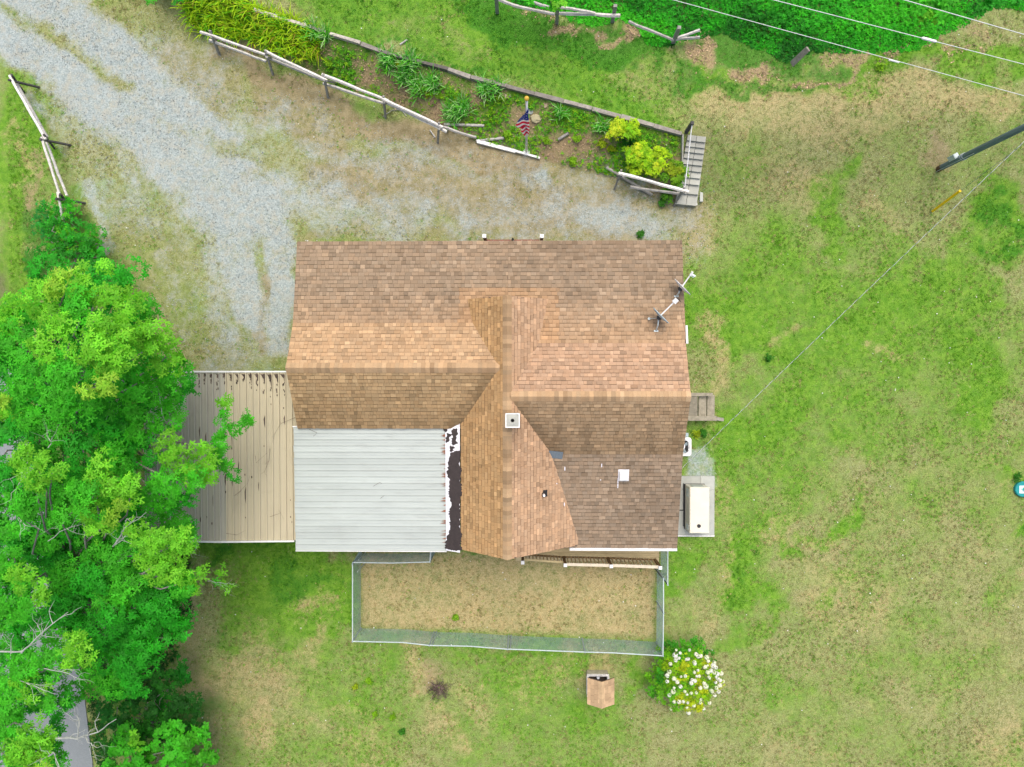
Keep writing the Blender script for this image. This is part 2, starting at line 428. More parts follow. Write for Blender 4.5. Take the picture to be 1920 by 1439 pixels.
    # living grass
    gr = mx(s([(1400, 560), (1600, 640), (1800, 680)], 120, 0.62), s([(1420, 820), (1640, 780)], 90, 0.50), s([(1330, 860), (1400, 1080)], 60, 0.45), s([(450, 1060), (640, 1140)], 80, 0.6), s([(700, 1280), (1100, 1400)], 90, 0.35), s([(600, 30), (800, 60), (1000, 120), (1200, 200)], 62, 0.75, 1.0), s([(1300, 130), (1500, 130), (1700, 110), (1900, 90)], 22, 0.8, 1.0),
            s([(40, 220), (30, 420), (20, 540)], 46, 0.8), s([(120, 190), (70, 130)], 16, 0.6), s([(180, 330), (220, 420)], 20, 0.45), s([(90, 300)], 20, 0.5),
            s([(1400, 560), (1390, 650)], 40, 0.95), s([(1440, 540), (1500, 640)], 40, 0.75), s([(1560, 600), (1620, 640)], 42, 0.9), s([(1560, 640), (1650, 600)], 30, 0.8),
            s([(1500, 700), (1440, 790), (1360, 840)], 40, 0.75), s([(1610, 590), (1760, 560), (1830, 600)], 46, 0.8), s([(1800, 650), (1850, 740)], 48, 0.95), s([(1780, 500), (1830, 540)], 44, 0.75),
            s([(1480, 720), (1580, 800)], 40, 0.6), s([(1660, 760), (1720, 700)], 50, 0.45), s([(1550, 830), (1640, 850)], 50, 0.5), s([(1420, 880), (1500, 920)], 40, 0.55), s([(1490, 960)], 22, 0.6),
            s([(1360, 1000), (1380, 1060), (1410, 1090)], 30, 0.95), s([(1480, 1000), (1490, 1050)], 20, 0.75), s([(1430, 1000), (1400, 1040)], 26, 0.6), s([(1600, 980), (1540, 1010)], 16, 0.7), s([(1545, 1095)], 16, 0.75), s([(1380, 1200), (1420, 1150)], 22, 0.6),
            s([(1520, 400), (1560, 430)], 36, 0.8), s([(1560, 350), (1580, 330)], 26, 0.6), s([(1840, 430), (1900, 400)], 34, 0.9), s([(1700, 490), (1640, 520)], 30, 0.55), s([(1880, 450), (1780, 440)], 30, 0.5), s([(1310, 560), (1320, 540)], 20, 0.8), s([(1295, 500)], 16, 0.6),
            s([(1330, 450), (1380, 500)], 40, 0.35), s([(1700, 880), (1900, 930)], 60, 0.3), s([(1760, 1250), (1880, 1240)], 60, 0.35), s([(1850, 1120)], 30, 0.35), s([(1900, 1010)], 20, 0.85), s([(1905, 895)], 12, 0.9), s([(1900, 1420)], 26, 0.7), s([(1480, 1300), (1500, 1320)], 36, 0.35),
            s([(400, 1030), (520, 1050), (620, 1060)], 34, 0.85), s([(500, 1080), (600, 1130), (650, 1150)], 44, 0.85), s([(420, 1100), (440, 1180)], 34, 0.5), s([(580, 1170), (620, 1180)], 26, 0.7), s([(640, 1100), (640, 1180)], 20, 0.9), s([(650, 1300), (560, 1260)], 50, 0.4), s([(670, 1260), (680, 1340), (720, 1400)], 40, 0.5),
            s([(840, 1040), (900, 1045)], 14, 0.8), s([(900, 1260), (1000, 1270), (1060, 1300)], 40, 0.4), s([(1000, 1400), (1100, 1360)], 50, 0.35), s([(1180, 1300), (1170, 1260)], 18, 0.6), s([(860, 1240), (870, 1265)], 14, 0.5), s([(1290, 1080), (1280, 1040)], 24, 0.55), s([(1240, 1100), (1260, 1110)], 14, 0.6),
            s([(700, 1196), (1230, 1212)], 14, 0.5), s([(850, 1150), (900, 1140)], 12, 0.4), s([(1100, 1180), (1220, 1185)], 12, 0.4), s([(580, 445), (760, 450)], 8, 0.55), s([(1060, 440), (1100, 444)], 12, 0.6), s([(1070, 385), (1130, 400)], 10, 0.55), s([(240, 440), (320, 520), (400, 640)], 40, 0.5), s([(420, 85), (480, 110)], 8, 0.6), s([(700, 170), (1000, 210), (1150, 260)], 14, 0.0))
    lush = mx(s([(880, 10), (960, 40), (1080, 75), (1200, 110)], 26, 1.0, 1.0), s([(600, 40), (900, 120), (1200, 190)], 55, 0.36, 1.0), s([(560, 0), (800, 40)], 30, 0.36, 1.0), s([(640, 92), (780, 122), (900, 150)], 8, 0.8, 1.0), s([(1250, 130), (1400, 140), (1520, 130)], 12, 0.7, 1.0), s([(1880, 410), (1860, 440)], 22, 0.7), s([(560, 1090), (590, 1110)], 24, 0.6), s([(350, 1030), (400, 1030), (520, 1025)], 16, 0.7), s([(1390, 1060)], 22, 0.5), s([(1905, 1003)], 12, 0.7), s([(420, 1150), (400, 1180)], 30, 0.4), s([(1000, 60), (1300, 60), (1650, 60)], 40, 0.8, 1.0), s([(100, 420), (200, 480)], 40, 0.7), s([(250, 1330), (350, 1360)], 60, 0.6), s([(870, 1040)], 9, 0.7), s([(100, 900), (150, 1200)], 160, 0.6))
    bed = sstep(-0.12, 0.12, _pd(x0, y0, BED))
    lit = mx(bed * (0.40 - (n2 - 0.5) * 1.7), s([(1150, 60), (1190, 70)], 16, 0.8, 1.0), s([(1290, 95), (1325, 75)], 20, 0.85, 1.0), s([(1400, 110), (1440, 110)], 16, 0.9, 1.0), s([(1500, 120), (1700, 95), (1800, 80)], 10, 0.7, 1.0), s([(1830, 60)], 18, 0.45, 1.0), s([(980, 30), (1120, 50)], 9, 0.7, 1.0), s([(1200, 10), (1260, 0)], 14, 0.3, 1.0), s([(60, 330), (80, 380)], 10, 0.5))
    gr = mx(gr, bed * np.clip((n2 - 0.30) * 3.4, 0, 1.3))
    g = g * (1 - 0.0 * run)
    gr = gr * (1 - 0.75 * np.clip(g * 1.3, 0, 1)) * (1 - 0.5 * np.clip(d, 0, 1)) * (1 - 0.85 * run)
    lush = lush * (1 - np.clip(lit, 0, 1) * 0.7)
    cl = lambda a: np.clip(a, 0, 1)
    return dict(g=cl(np.maximum(g, padg)), gr=cl(gr * 0.72 + 0.33 * (1 - run) * (1 - np.clip(g, 0, 1)) + (n1 - 0.5) * 0.55 + (n2 - 0.5) * 0.5), st=cl(st * 0.72 + (n3 - 0.5) * 0.45 + 0.03), d=cl(d + (n2 - 0.5) * 0.3 * (d > 0.02)), lush=cl(lush), lit=cl(lit))

def _pd(x, y, P):
    """signed distance to a polygon, positive inside"""
    P = np.asarray(P, float); d = np.full(np.shape(x), 1e9)
    for a, b in zip(P, np.roll(P, -1, axis=0)):
        ab = b - a; L = max(float(ab @ ab), 1e-9)
        t = np.clip(((x - a[0]) * ab[0] + (y - a[1]) * ab[1]) / L, 0, 1)
        d = np.minimum(d, np.hypot(x - a[0] - t * ab[0], y - a[1] - t * ab[1]))
    return np.where(inpoly(x, y, P), d, -d)

def ground_material():
    m = bpy.data.materials.new('yard_ground'); m.use_nodes = True
    nt = m.node_tree; N = nt.nodes; L = nt.links; N.clear()
    out = N.new('ShaderNodeOutputMaterial'); b = N.new('ShaderNodeBsdfPrincipled')
    b.inputs['Roughness'].default_value = 0.95; b.inputs['Specular IOR Level'].default_value = 0.1
    tc = N.new('ShaderNodeTexCoord')
    def noise(sc, det=4, rough=0.6, off=0.0):
        mp = N.new('ShaderNodeMapping'); mp.inputs['Location'].default_value = (off, off * 0.7, off * 0.3); L.new(tc.outputs['Object'], mp.inputs[0])
        n = N.new('ShaderNodeTexNoise'); n.inputs['Scale'].default_value = sc; n.inputs['Detail'].default_value = det; n.inputs['Roughness'].default_value = rough
        L.new(mp.outputs[0], n.inputs['Vector']); return n.outputs['Fac']
    def math_(op, a, b_=0.0, clamp=False):
        n = N.new('ShaderNodeMath'); n.operation = op; n.use_clamp = clamp
        for i, k in enumerate((a, b_)):
            if hasattr(k, 'is_output'): L.new(k, n.inputs[i])
            else: n.inputs[i].default_value = k
        return n.outputs[0]
    def mixc(f, a, b_):
        n = N.new('ShaderNodeMix'); n.data_type = 'RGBA'
        for k, s_ in ((f, 'Factor'), (a, 'A'), (b_, 'B')):
            if hasattr(k, 'is_output'): L.new(k, n.inputs[s_])
            elif s_ == 'Factor': n.inputs[s_].default_value = k
            else: n.inputs[s_].default_value = (*k, 1)
        return n.outputs['Result']
    def ramp(f, lo, hi):
        n = N.new('ShaderNodeMapRange'); n.interpolation_type = 'SMOOTHSTEP'
        n.inputs['From Min'].default_value = lo; n.inputs['From Max'].default_value = hi
        L.new(f, n.inputs['Value']); return n.outputs[0]
    def cover(mask, nz, k=1.3, sharp=0.22):
        """how much of a cover shows: mask plus noise, thresholded softly"""
        return ramp(math_('ADD', mask, math_('MULTIPLY', math_('SUBTRACT', nz, 0.5), k)), 0.5 - sharp, 0.5 + sharp)
    def attrs(name):
        a = N.new('ShaderNodeVertexColor'); a.layer_name = name
        s_ = N.new('ShaderNodeSeparateColor'); L.new(a.outputs['Color'], s_.inputs[0]); return s_.outputs
    A = attrs('Cover'); B = attrs('Cover2')
    fine = noise(26, 5, 0.7); fine2 = noise(34, 4, 0.75, 5.0); mid = noise(6.5, 5, 0.65, 9.0); mid2 = noise(4.0, 5, 0.6, 21.0); big = noise(0.9, 4, 0.6, 3.0)
    dry = mixc(ramp(mid, 0.35, 0.65), (0.160, 0.182, 0.052), (0.285, 0.292, 0.118))
    dry = mixc(ramp(fine, 0.40, 0.72), dry, (0.43, 0.43, 0.235))
    dry = mixc(math_('MULTIPLY', ramp(fine2, 0.50, 0.70), 0.75), dry, (0.12, 0.155, 0.042))
    green = mixc(ramp(mid2, 0.35, 0.65), (0.100, 0.270, 0.018), (0.200, 0.395, 0.034))
    green = mixc(ramp(fine, 0.35, 0.75), mixc(0.5, green, (0.07, 0.20, 0.012)), green)
    mixn = math_('ADD', math_('MULTIPLY', mid, 0.6), math_('MULTIPLY', fine, 0.4))
    c = mixc(math_('MULTIPLY', cover(A[1], mixn, 1.7, 0.42), 0.92), dry, green)
    c = mixc(math_('MULTIPLY', ramp(noise(2.6, 6, 0.7, 33.0), 0.54, 0.70), 0.55), c, mixc(ramp(fine2, 0.4, 0.65), (0.055, 0.150, 0.014), (0.105, 0.225, 0.022)))
    straw = mixc(ramp(fine2, 0.35, 0.7), (0.33, 0.26, 0.115), (0.60, 0.49, 0.28))
    c = mixc(math_('MULTIPLY', cover(A[2], mixn, 2.0, 0.36), 0.85), c, straw)
    soil = mixc(ramp(mid2, 0.35, 0.7), (0.225, 0.175, 0.098), (0.345, 0.275, 0.170))
    soil = mixc(math_('MULTIPLY', ramp(fine, 0.5, 0.75), 0.6), soil, (0.44, 0.40, 0.30))
    c = mixc(math_('MULTIPLY', cover(B[0], mixn, 1.7, 0.40), 0.85), c, soil)
    lushc = mixc(ramp(fine, 0.35, 0.7), (0.025, 0.13, 0.010), (0.07, 0.26, 0.02))
    c = mixc(math_('MULTIPLY', cover(B[2], mixn, 1.6, 0.3), 0.85), c, lushc)
    lit = mixc(ramp(fine2, 0.35, 0.65), (0.27, 0.190, 0.100), (0.42, 0.315, 0.195))
    lit = mixc(math_('MULTIPLY', ramp(fine, 0.58, 0.74), 0.8), lit, (0.52, 0.43, 0.32))
    c = mixc(math_('MULTIPLY', cover(B[1], mixn, 1.8, 0.42), 0.9), c, lit)
    stn = N.new('ShaderNodeTexVoronoi'); stn.inputs['Scale'].default_value = 22.0; L.new(tc.outputs['Object'], stn.inputs['Vector'])
    sv = N.new('ShaderNodeSeparateColor'); L.new(stn.outputs['Color'], sv.inputs[0])
    grav = mixc(sv.outputs[0], (0.27, 0.325, 0.320), (0.41, 0.470, 0.460))
    grav = mixc(math_('MULTIPLY', ramp(fine, 0.46, 0.34), 0.75), grav, (0.17, 0.21, 0.19))
    grav = mixc(math_('MULTIPLY', ramp(mid2, 0.42, 0.68), 0.6), grav, (0.40, 0.385, 0.305))
    gcov = cover(A[0], math_('ADD', math_('MULTIPLY', mid, 0.45), math_('MULTIPLY', fine2, 0.55)), 2.0, 0.36)
    c = mixc(gcov, c, grav)
    L.new(c, b.inputs['Base Color'])
    bp = N.new('ShaderNodeBump'); bp.inputs['Strength'].default_value = 0.6; bp.inputs['Distance'].default_value = 0.04
    L.new(math_('ADD', fine, math_('MULTIPLY', mid, 0.8)), bp.inputs['Height']); L.new(bp.outputs[0], b.inputs['Normal'])
    L.new(b.outputs[0], out.inputs['Surface'])
    return m
MAT['ground'] = ground_material()

def build_ground():
    far = np.array([22, 26, 34, 50, 80, 140, 260, 500.0])
    ax = np.concatenate([-far[::-1], np.arange(-20, 20.01, 0.11), far])
    ay = np.concatenate([-far[::-1], np.arange(-16.5, 16.51, 0.11), far])
    X, Y = np.meshgrid(ax, ay, indexing='ij')
    nx, ny = X.shape
    x = X.ravel(); y = Y.ravel()
    z = gz(x, y) + (fbm(x, y, 1.1) - 0.5) * 0.07 * (np.abs(x) < 21) + (fbm(x, y, 5.0, 2) - 0.5) * 0.03
    mk = masks(x, y)
    idx = np.arange(nx * ny).reshape(nx, ny)
    q = np.stack([idx[:-1, :-1], idx[1:, :-1], idx[1:, 1:], idx[:-1, 1:]], axis=-1).reshape(-1, 4)
    fx = x[q].mean(1); fy = y[q].mean(1); fg = mk['g'][q].mean(1)
    isbed = inpoly(fx, fy, BED)
    isdrv = (fg > 0.42) & ~isbed & (fy > at(0, 700, 0).y) & (fx < 6.6)
    for name, sel, lab in (('driveway', isdrv, 'pale blue-grey gravel driveway curving from the upper corner to the house'), ('garden_bed', isbed, 'sloping mulched garden bed between rail fence and timber edging'), ('lawn', ~(isdrv | isbed), 'patchy green and straw coloured lawn around the house')):
        f = q[sel]; used, inv = np.unique(f, return_inverse=True); f = inv.reshape(-1, 4)
        me = bpy.data.meshes.new(name)
        V = np.stack([x[used], y[used], z[used]], 1)
        me.vertices.add(len(V)); me.vertices.foreach_set('co', V.astype(np.float32).ravel())
        me.loops.add(f.size); me.loops.foreach_set('vertex_index', f.astype(np.int32).ravel())
        me.polygons.add(len(f)); me.polygons.foreach_set('loop_start', np.arange(0, f.size, 4, dtype=np.int32))
        me.update(calc_edges=True)
        for an, ks in (('Cover', ('g', 'gr', 'st')), ('Cover2', ('d', 'lit', 'lush'))):
            a = me.color_attributes.new(an, 'FLOAT_COLOR', 'POINT')
            a.data.foreach_set('color', np.stack([mk[k][used] for k in ks] + [np.ones(len(used))], 1).astype(np.float32).ravel())
        me.polygons.foreach_set('use_smooth', np.full(len(f), True))
        me.materials.append(MAT['ground'])
        o = bpy.data.objects.new(name, me); COL.objects.link(o)
        tag(o, lab, kind='structure')
build_ground()

# the lane under the trees
mb = MB()
yy = np.arange(-30, 30.1, 1.0); rx = np.interp(yy, _ROAD[:, 1], _ROAD[:, 0])
vs = []
for k, (yv, xv) in enumerate(zip(yy, rx)):
    vs += [(xv - 5.4, yv, -1.29), (xv - 2.7, yv, -1.25), (xv - 0.02, yv, -1.29), (xv - 0.02, yv, -1.5), (xv - 5.4, yv, -1.5)]
fs = []
for k in range(len(yy) - 1):
    for j in range(4):
        fs.append((k * 5 + j, k * 5 + j + 1, (k + 1) * 5 + j + 1, (k + 1) * 5 + j))
mb.add(vs, fs)
tag(mb.build('road', MAT['asphalt']), 'grey asphalt lane glimpsed beneath the trees', kind='structure')

# grass blades, stones and dead leaves lying on the ground
def lie(n, zone, name, label, mat, tmpl, size, colfn, cat, keep, up=0.0, lift=0.0, lean=0.35):
    x = rng.uniform(zone[0], zone[1], n); y = rng.uniform(zone[2], zone[3], n)
    mk = masks(x, y); k = keep(mk, x, y)
    x, y = x[k], y[k]; mk = {a: b[k] for a, b in mk.items()}
    P = np.stack([x, y, gz(x, y) + lift], 1); m = len(x)
    Nn = np.stack([rng.normal(0, lean, m), rng.normal(0, lean, m), np.ones(m)], 1)
    V, T, C = scatter(tmpl[0], tmpl[1], P, frames(Nn, rng.uniform(0, 6.28, m)), rng.uniform(size[0], size[1], m), colfn(mk, m))
    return tag(big_mesh(name, V, T, C, mat), label, cat, kind='stuff')
HX0, HX1, HY0, HY1 = -6.6, 4.6, -4.6, 3.6
out_house = lambda x, y: ~((x > HX0) & (x < HX1) & (y > HY0) & (y < HY1))
b_v = []; b_t = []
for k in range(5):
    a = 2.4 * k; c, s_ = math.cos(a), math.sin(a); r0 = 0.25
    w = 0.16; b_v += [(r0 * c - w * s_, r0 * s_ + w * c, 0), (r0 * c + w * s_, r0 * s_ - w * c, 0), (1.15 * c, 1.15 * s_, 0.75)]
    b_t.append((3 * k, 3 * k + 1, 3 * k + 2))
TUFT = (np.array(b_v), np.array(b_t))
def grass_col(mk, m):
    r = rng.random(m)[:, None]
    dry = np.array([0.27, 0.25, 0.10]) * (0.7 + 0.75 * r); gre = np.array([0.14, 0.35, 0.022]) * (0.65 + 0.7 * r)
    stw = np.array([0.50, 0.39, 0.19]) * (0.7 + 0.6 * r); lus = np.array([0.045, 0.20, 0.014]) * (0.7 + 0.7 * r)
    pick = lambda p: (rng.random(m) < p)[:, None]
    c = np.where(pick(np.clip(mk['gr'] * 0.9 + 0.10, 0, 1)), gre, dry)
    c = np.where(pick(mk['st'] * 0.7), stw, c); c = np.where(pick(mk['lush'] * 0.8), lus, c)
    return c
lie(210000, (-18, 18, -14, 14), 'grass', 'short mown grass and weeds scattered over the lawn', MAT['blade'], TUFT, (0.025, 0.06), grass_col, 'grass',
    lambda mk, x, y: out_house(x, y) & (rng.random(len(x)) < (1 - mk['g'] * 1.6) * (1 - 0.8 * mk['d']) * (1 - 0.6 * mk['lit']) * (0.55 + 0.45 * mk['gr'])))
ST_V = np.array([(-1, -0.8, 0), (0.9, -0.7, 0), (0.8, 0.8, 0), (-0.8, 0.9, 0), (0.1, 0.0, 0.8)]); ST_T = np.array([(0, 1, 4), (1, 2, 4), (2, 3, 4), (3, 0, 4)])
lie(60000, (-18, 7, 0, 14), 'gravel', 'loose pale crushed stones lying on the driveway', MAT['stone'], (ST_V, ST_T), (0.008, 0.019),
    lambda mk, m: np.array([0.38, 0.43, 0.42]) * (0.45 + 0.8 * rng.random(m)[:, None]), 'gravel', lambda mk, x, y: out_house(x, y) & (rng.random(len(x)) < mk['g'] * 1.1), lift=0.006)
LL_V = np.array([(-1, 0, 0), (0, -0.5, 0.15), (1, 0, 0), (0, 0.5, 0.2)]); LL_T = np.array([(0, 1, 2), (0, 2, 3)])
lie(60000, (-12, 16, 6, 14), 'leaf_litter', 'brown dead leaves and wood chips on the garden bed', MAT['litter'], (LL_V, LL_T), (0.02, 0.05),
    lambda mk, m: np.array([0.40, 0.29, 0.18]) * (0.45 + 0.9 * rng.random(m)[:, None]) * np.where(rng.random(m)[:, None] < 0.12, 1.5, 1.0), 'litter', lambda mk, x, y: rng.random(len(x)) < mk['lit'] * 0.9, lift=0.02)
SP_V = np.array([(-1, -1, 0), (1, -1, 0), (1, 1, 0), (-1, 1, 0)], float); SP_T = np.array([(0, 1, 2), (0, 2, 3)])
lie(420, (-16, 17, -13, 12), 'clover_flowers', 'tiny white clover flowers and flecks dotted over the lawn', MAT['petal'], (SP_V, SP_T), (0.008, 0.020), lambda mk, m: np.ones((m, 3)) * rng.uniform(0.7, 1.0, (m, 1)), 'clover', lambda mk, x, y: out_house(x, y) & (mk['g'] < 0.3), lift=0.05, lean=0.3)

# ================================================================== HOUSE
Z_FE, Z_PL, Z_RL, Z_EL = 2.88, 3.32, 3.98, 2.95        # front eave, left break, left ridge, left rear eave
Z_PR, Z_RR, Z_BR, Z_ER = 3.44, 4.12, 3.12, 2.36        # right break, right ridge, rear break, rear eave
Z_C, SL_C = 4.16, 0.80                                   # cross ridge and the slope of its sides
XL = at(557, 453, Z_FE).x; XR = at(1279, 453, Z_FE).x; XC = at(951, 800, Z_C).x
YF = at(900, 453, Z_FE).y; YPL = at(700, 607, Z_PL).y; YRL = at(700, 690, Z_RL).y; YEL = at(700, 803, Z_EL).y
YPR = at(1150, 645, Z_PR).y; YRR = at(1150, 744, Z_RR).y; YBR = at(1150, 851, Z_BR).y; YER = at(1150, 1027, Z_ER).y
YCF = at(950, 561, 3.2).y; YCR = at(948, 1050, Z_C).y
XCL = at(865, 950, 3.05).x
PROF_L = [(YEL, Z_EL), (YRL, Z_RL), (YPL, Z_PL), (YF, Z_FE)]
PROF_R = [(YER, Z_ER), (YBR, Z_BR), (YRR, Z_RR), (YPR, Z_PR), (YF, Z_FE)]
def prof_z(prof, y):
    return float(np.interp(y, [p[0] for p in prof], [p[1] for p in prof]))
def main_z(x, y):
    prof = PROF_L if x < XC else PROF_R
    if y < prof[0][0] - 0.02 or y > YF + 0.02 or x < XL - 0.02 or x > XR + 0.02: return -9.0
    return prof_z(prof, y)
XCR = XC + 2.15
def cross_z(x, y):
    if y < YCR - 0.02 or y > YCF + 0.02 or x < XCL - 0.02 or x > XCR: return -9.0
    return Z_C - SL_C * abs(x - XC)

house = thing('house', ((XL + XR) / 2, (YF + YER) / 2, 0), 'single-storey house under a brown and orange shingled cross-gable roof', 'house')
# walls
mb = MB(); ins = 0.32
wl = [(XL + ins, YEL + ins), (XC, YEL + ins), (XC, YCR + 0.35), (XC + 1.6, YCR + 0.35), (XC + 1.6, YER + 0.9), (XR - ins, YER + 0.9), (XR - ins, YPR), (XL + ins, YPR)]
wl = [(XL + ins, YEL + ins), (XCL + 0.3, YEL + ins), (XCL + 0.3, YCR + 0.35), (XC + 1.5, YCR + 0.35), (XC + 1.5, YER + 0.85), (XR - ins, YER + 0.85), (XR - ins, YPR + 0.2), (XL + ins, YPR + 0.2)]
mb.prism(wl, -0.3, 2.30)
mb.build('wall', MAT['siding'], house)
roof = None
SH_ALL = []            # (projected area, verts, faces, colour, top colour)
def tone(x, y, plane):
    """granule colour of a shingle: each roof plane has its own base tone"""
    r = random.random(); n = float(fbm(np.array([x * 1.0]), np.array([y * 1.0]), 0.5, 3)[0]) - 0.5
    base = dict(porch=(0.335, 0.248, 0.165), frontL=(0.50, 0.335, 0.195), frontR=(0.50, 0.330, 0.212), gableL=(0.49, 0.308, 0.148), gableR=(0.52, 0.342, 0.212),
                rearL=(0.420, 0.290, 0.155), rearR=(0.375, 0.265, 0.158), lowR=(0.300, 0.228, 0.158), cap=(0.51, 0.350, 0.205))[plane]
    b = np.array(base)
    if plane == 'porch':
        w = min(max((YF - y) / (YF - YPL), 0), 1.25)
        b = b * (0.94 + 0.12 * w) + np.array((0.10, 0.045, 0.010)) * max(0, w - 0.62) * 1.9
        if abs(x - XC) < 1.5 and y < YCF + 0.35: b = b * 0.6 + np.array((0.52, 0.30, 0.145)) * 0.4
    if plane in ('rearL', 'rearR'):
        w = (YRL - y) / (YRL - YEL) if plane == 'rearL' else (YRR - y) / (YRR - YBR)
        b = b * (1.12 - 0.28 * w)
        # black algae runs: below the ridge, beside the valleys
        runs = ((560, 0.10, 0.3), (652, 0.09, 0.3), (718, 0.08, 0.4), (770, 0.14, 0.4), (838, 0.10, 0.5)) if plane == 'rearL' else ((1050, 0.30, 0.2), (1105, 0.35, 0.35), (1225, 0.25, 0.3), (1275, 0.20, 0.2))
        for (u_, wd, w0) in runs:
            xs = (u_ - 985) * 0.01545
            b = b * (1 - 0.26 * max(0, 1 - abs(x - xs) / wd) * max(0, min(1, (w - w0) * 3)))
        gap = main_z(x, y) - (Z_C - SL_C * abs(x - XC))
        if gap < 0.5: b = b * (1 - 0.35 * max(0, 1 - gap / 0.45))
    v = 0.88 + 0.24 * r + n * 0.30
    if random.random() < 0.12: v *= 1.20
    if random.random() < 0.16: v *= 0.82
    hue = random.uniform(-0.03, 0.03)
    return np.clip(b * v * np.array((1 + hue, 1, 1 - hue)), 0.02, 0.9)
def shingle_plane(o, a_dir, d_dir, La, Ld, plane, visible, expo=0.122, wmin=0.13, wmax=0.26, sink=None):
    """courses of tabs on the rectangle o + a*La + d*Ld (d points down the slope)"""
    a_dir = a_dir.normalized(); d_dir = d_dir.normalized(); n = a_dir.cross(d_dir)
    if n.z < 0: n = -n
    rows = max(1, int(round(Ld / expo))); e = Ld / rows
    for r in range(rows):
        s = -random.uniform(0, wmax)
        while s < La:
            w = random.choice((0.10, 0.125, 0.16, 0.20)) * random.uniform(0.92, 1.08); s0 = max(s, 0.0); s1 = min(s + w, La); s += w
            if s1 - s0 < 0.03: continue
            mid = o + a_dir * ((s0 + s1) / 2) + d_dir * ((r + 0.5) * e)
            if not visible(mid.x, mid.y, mid.z): continue
            th = random.choice((0.010, 0.019)); t0 = max(r * e - 0.03, 0); t1 = (r + 1) * e + (0.012 if r == rows - 1 else 0)
            g = 0.0025
            P = lambda ss, tt, hh: o + a_dir * ss + d_dir * tt + n * hh
            tb = r * e + 0.024; hb = 0.003 + (th - 0.003) * (tb - t0) / (t1 - t0)
            vs = [P(s0 + g, t0, 0.003), P(s1 - g, t0, 0.003), P(s1 - g, tb, hb), P(s0 + g, tb, hb), P(s1 - g, tb, hb), P(s0 + g, tb, hb), P(s1 - g, t1, th), P(s0 + g, t1, th),
                  P(s0 + g, t0, 0.0), P(s1 - g, t0, 0.0), P(s1 - g, t1, -0.004), P(s0 + g, t1, -0.004)]
            c = tone(mid.x, mid.y, plane)
            SH_ALL.append(((s1 - s0) * e * n.z * (0.9 + 0.02 * mid.z), vs, c, th > 0.015))
SH_F = [(0, 1, 2, 3), (5, 4, 6, 7), (7, 6, 10, 11), (0, 7, 11, 8), (1, 9, 10, 6)]
def V3(x, y, z): return Vector((x, y, z))
def slab(x0, x1, y0, z0, y1, z1, plane, vis):
    """roof plane running along x; (y0,z0) upper edge, (y1,z1) lower edge"""
    d = V3(0, y1 - y0, z1 - z0)
    shingle_plane(V3(x0, y0, z0), V3(1, 0, 0), d, x1 - x0, d.length, plane, vis)
hid_main = lambda x, y, z: cross_z(x, y) < z + 0.05
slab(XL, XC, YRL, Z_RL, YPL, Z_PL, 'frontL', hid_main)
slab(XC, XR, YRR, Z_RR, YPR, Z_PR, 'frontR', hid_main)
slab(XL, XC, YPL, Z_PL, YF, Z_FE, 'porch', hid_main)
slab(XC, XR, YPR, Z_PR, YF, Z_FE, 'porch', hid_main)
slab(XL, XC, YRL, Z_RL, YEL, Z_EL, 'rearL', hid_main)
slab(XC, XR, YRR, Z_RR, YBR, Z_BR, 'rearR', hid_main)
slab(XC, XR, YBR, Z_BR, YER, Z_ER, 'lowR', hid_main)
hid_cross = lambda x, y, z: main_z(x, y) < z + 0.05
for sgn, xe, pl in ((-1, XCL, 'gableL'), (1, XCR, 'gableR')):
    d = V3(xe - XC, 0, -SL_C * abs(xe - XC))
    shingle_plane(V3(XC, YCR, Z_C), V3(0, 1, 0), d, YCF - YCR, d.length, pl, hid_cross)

# sheathing under the shingles, one closed sheet per roof plane
mb = MB()
def sheet(p, th=0.06):
    p = [Vector(k) for k in p]; n = (p[1] - p[0]).cross(p[2] - p[0]).normalized()
    if n.z < 0: n = -n
    q = [k - n * th for k in p]; m_ = [k - n * 0.003 for k in p]
    mb.add(m_ + q, [(0, 1, 2, 3), (7, 6, 5, 4), (0, 4, 5, 1), (1, 5, 6, 2), (2, 6, 7, 3), (3, 7, 4, 0)])
for x0, x1, prof in ((XL, XC, PROF_L), (XC, XR, PROF_R)):
    for (ya, za), (yb, zb) in zip(prof[:-1], prof[1:]):
        sheet([(x0, ya, za), (x1, ya, za), (x1, yb, zb), (x0, yb, zb)])
for xe in (XCL, XCR):
    ze = Z_C - SL_C * abs(xe - XC)
    sheet([(XC, YCR, Z_C), (xe, YCR, ze), (xe, YCF if xe < XC else YRR, ze), (XC, YCF if xe < XC else YRR, Z_C)])
xe = XC + 1.3; ze = Z_C - SL_C * 1.3
sheet([(XC, YRR, Z_C), (xe, YRR, ze), (xe, YCF, ze), (XC, YCF, Z_C)])
roof = mb.build('roof', MAT['deckwood'], house)
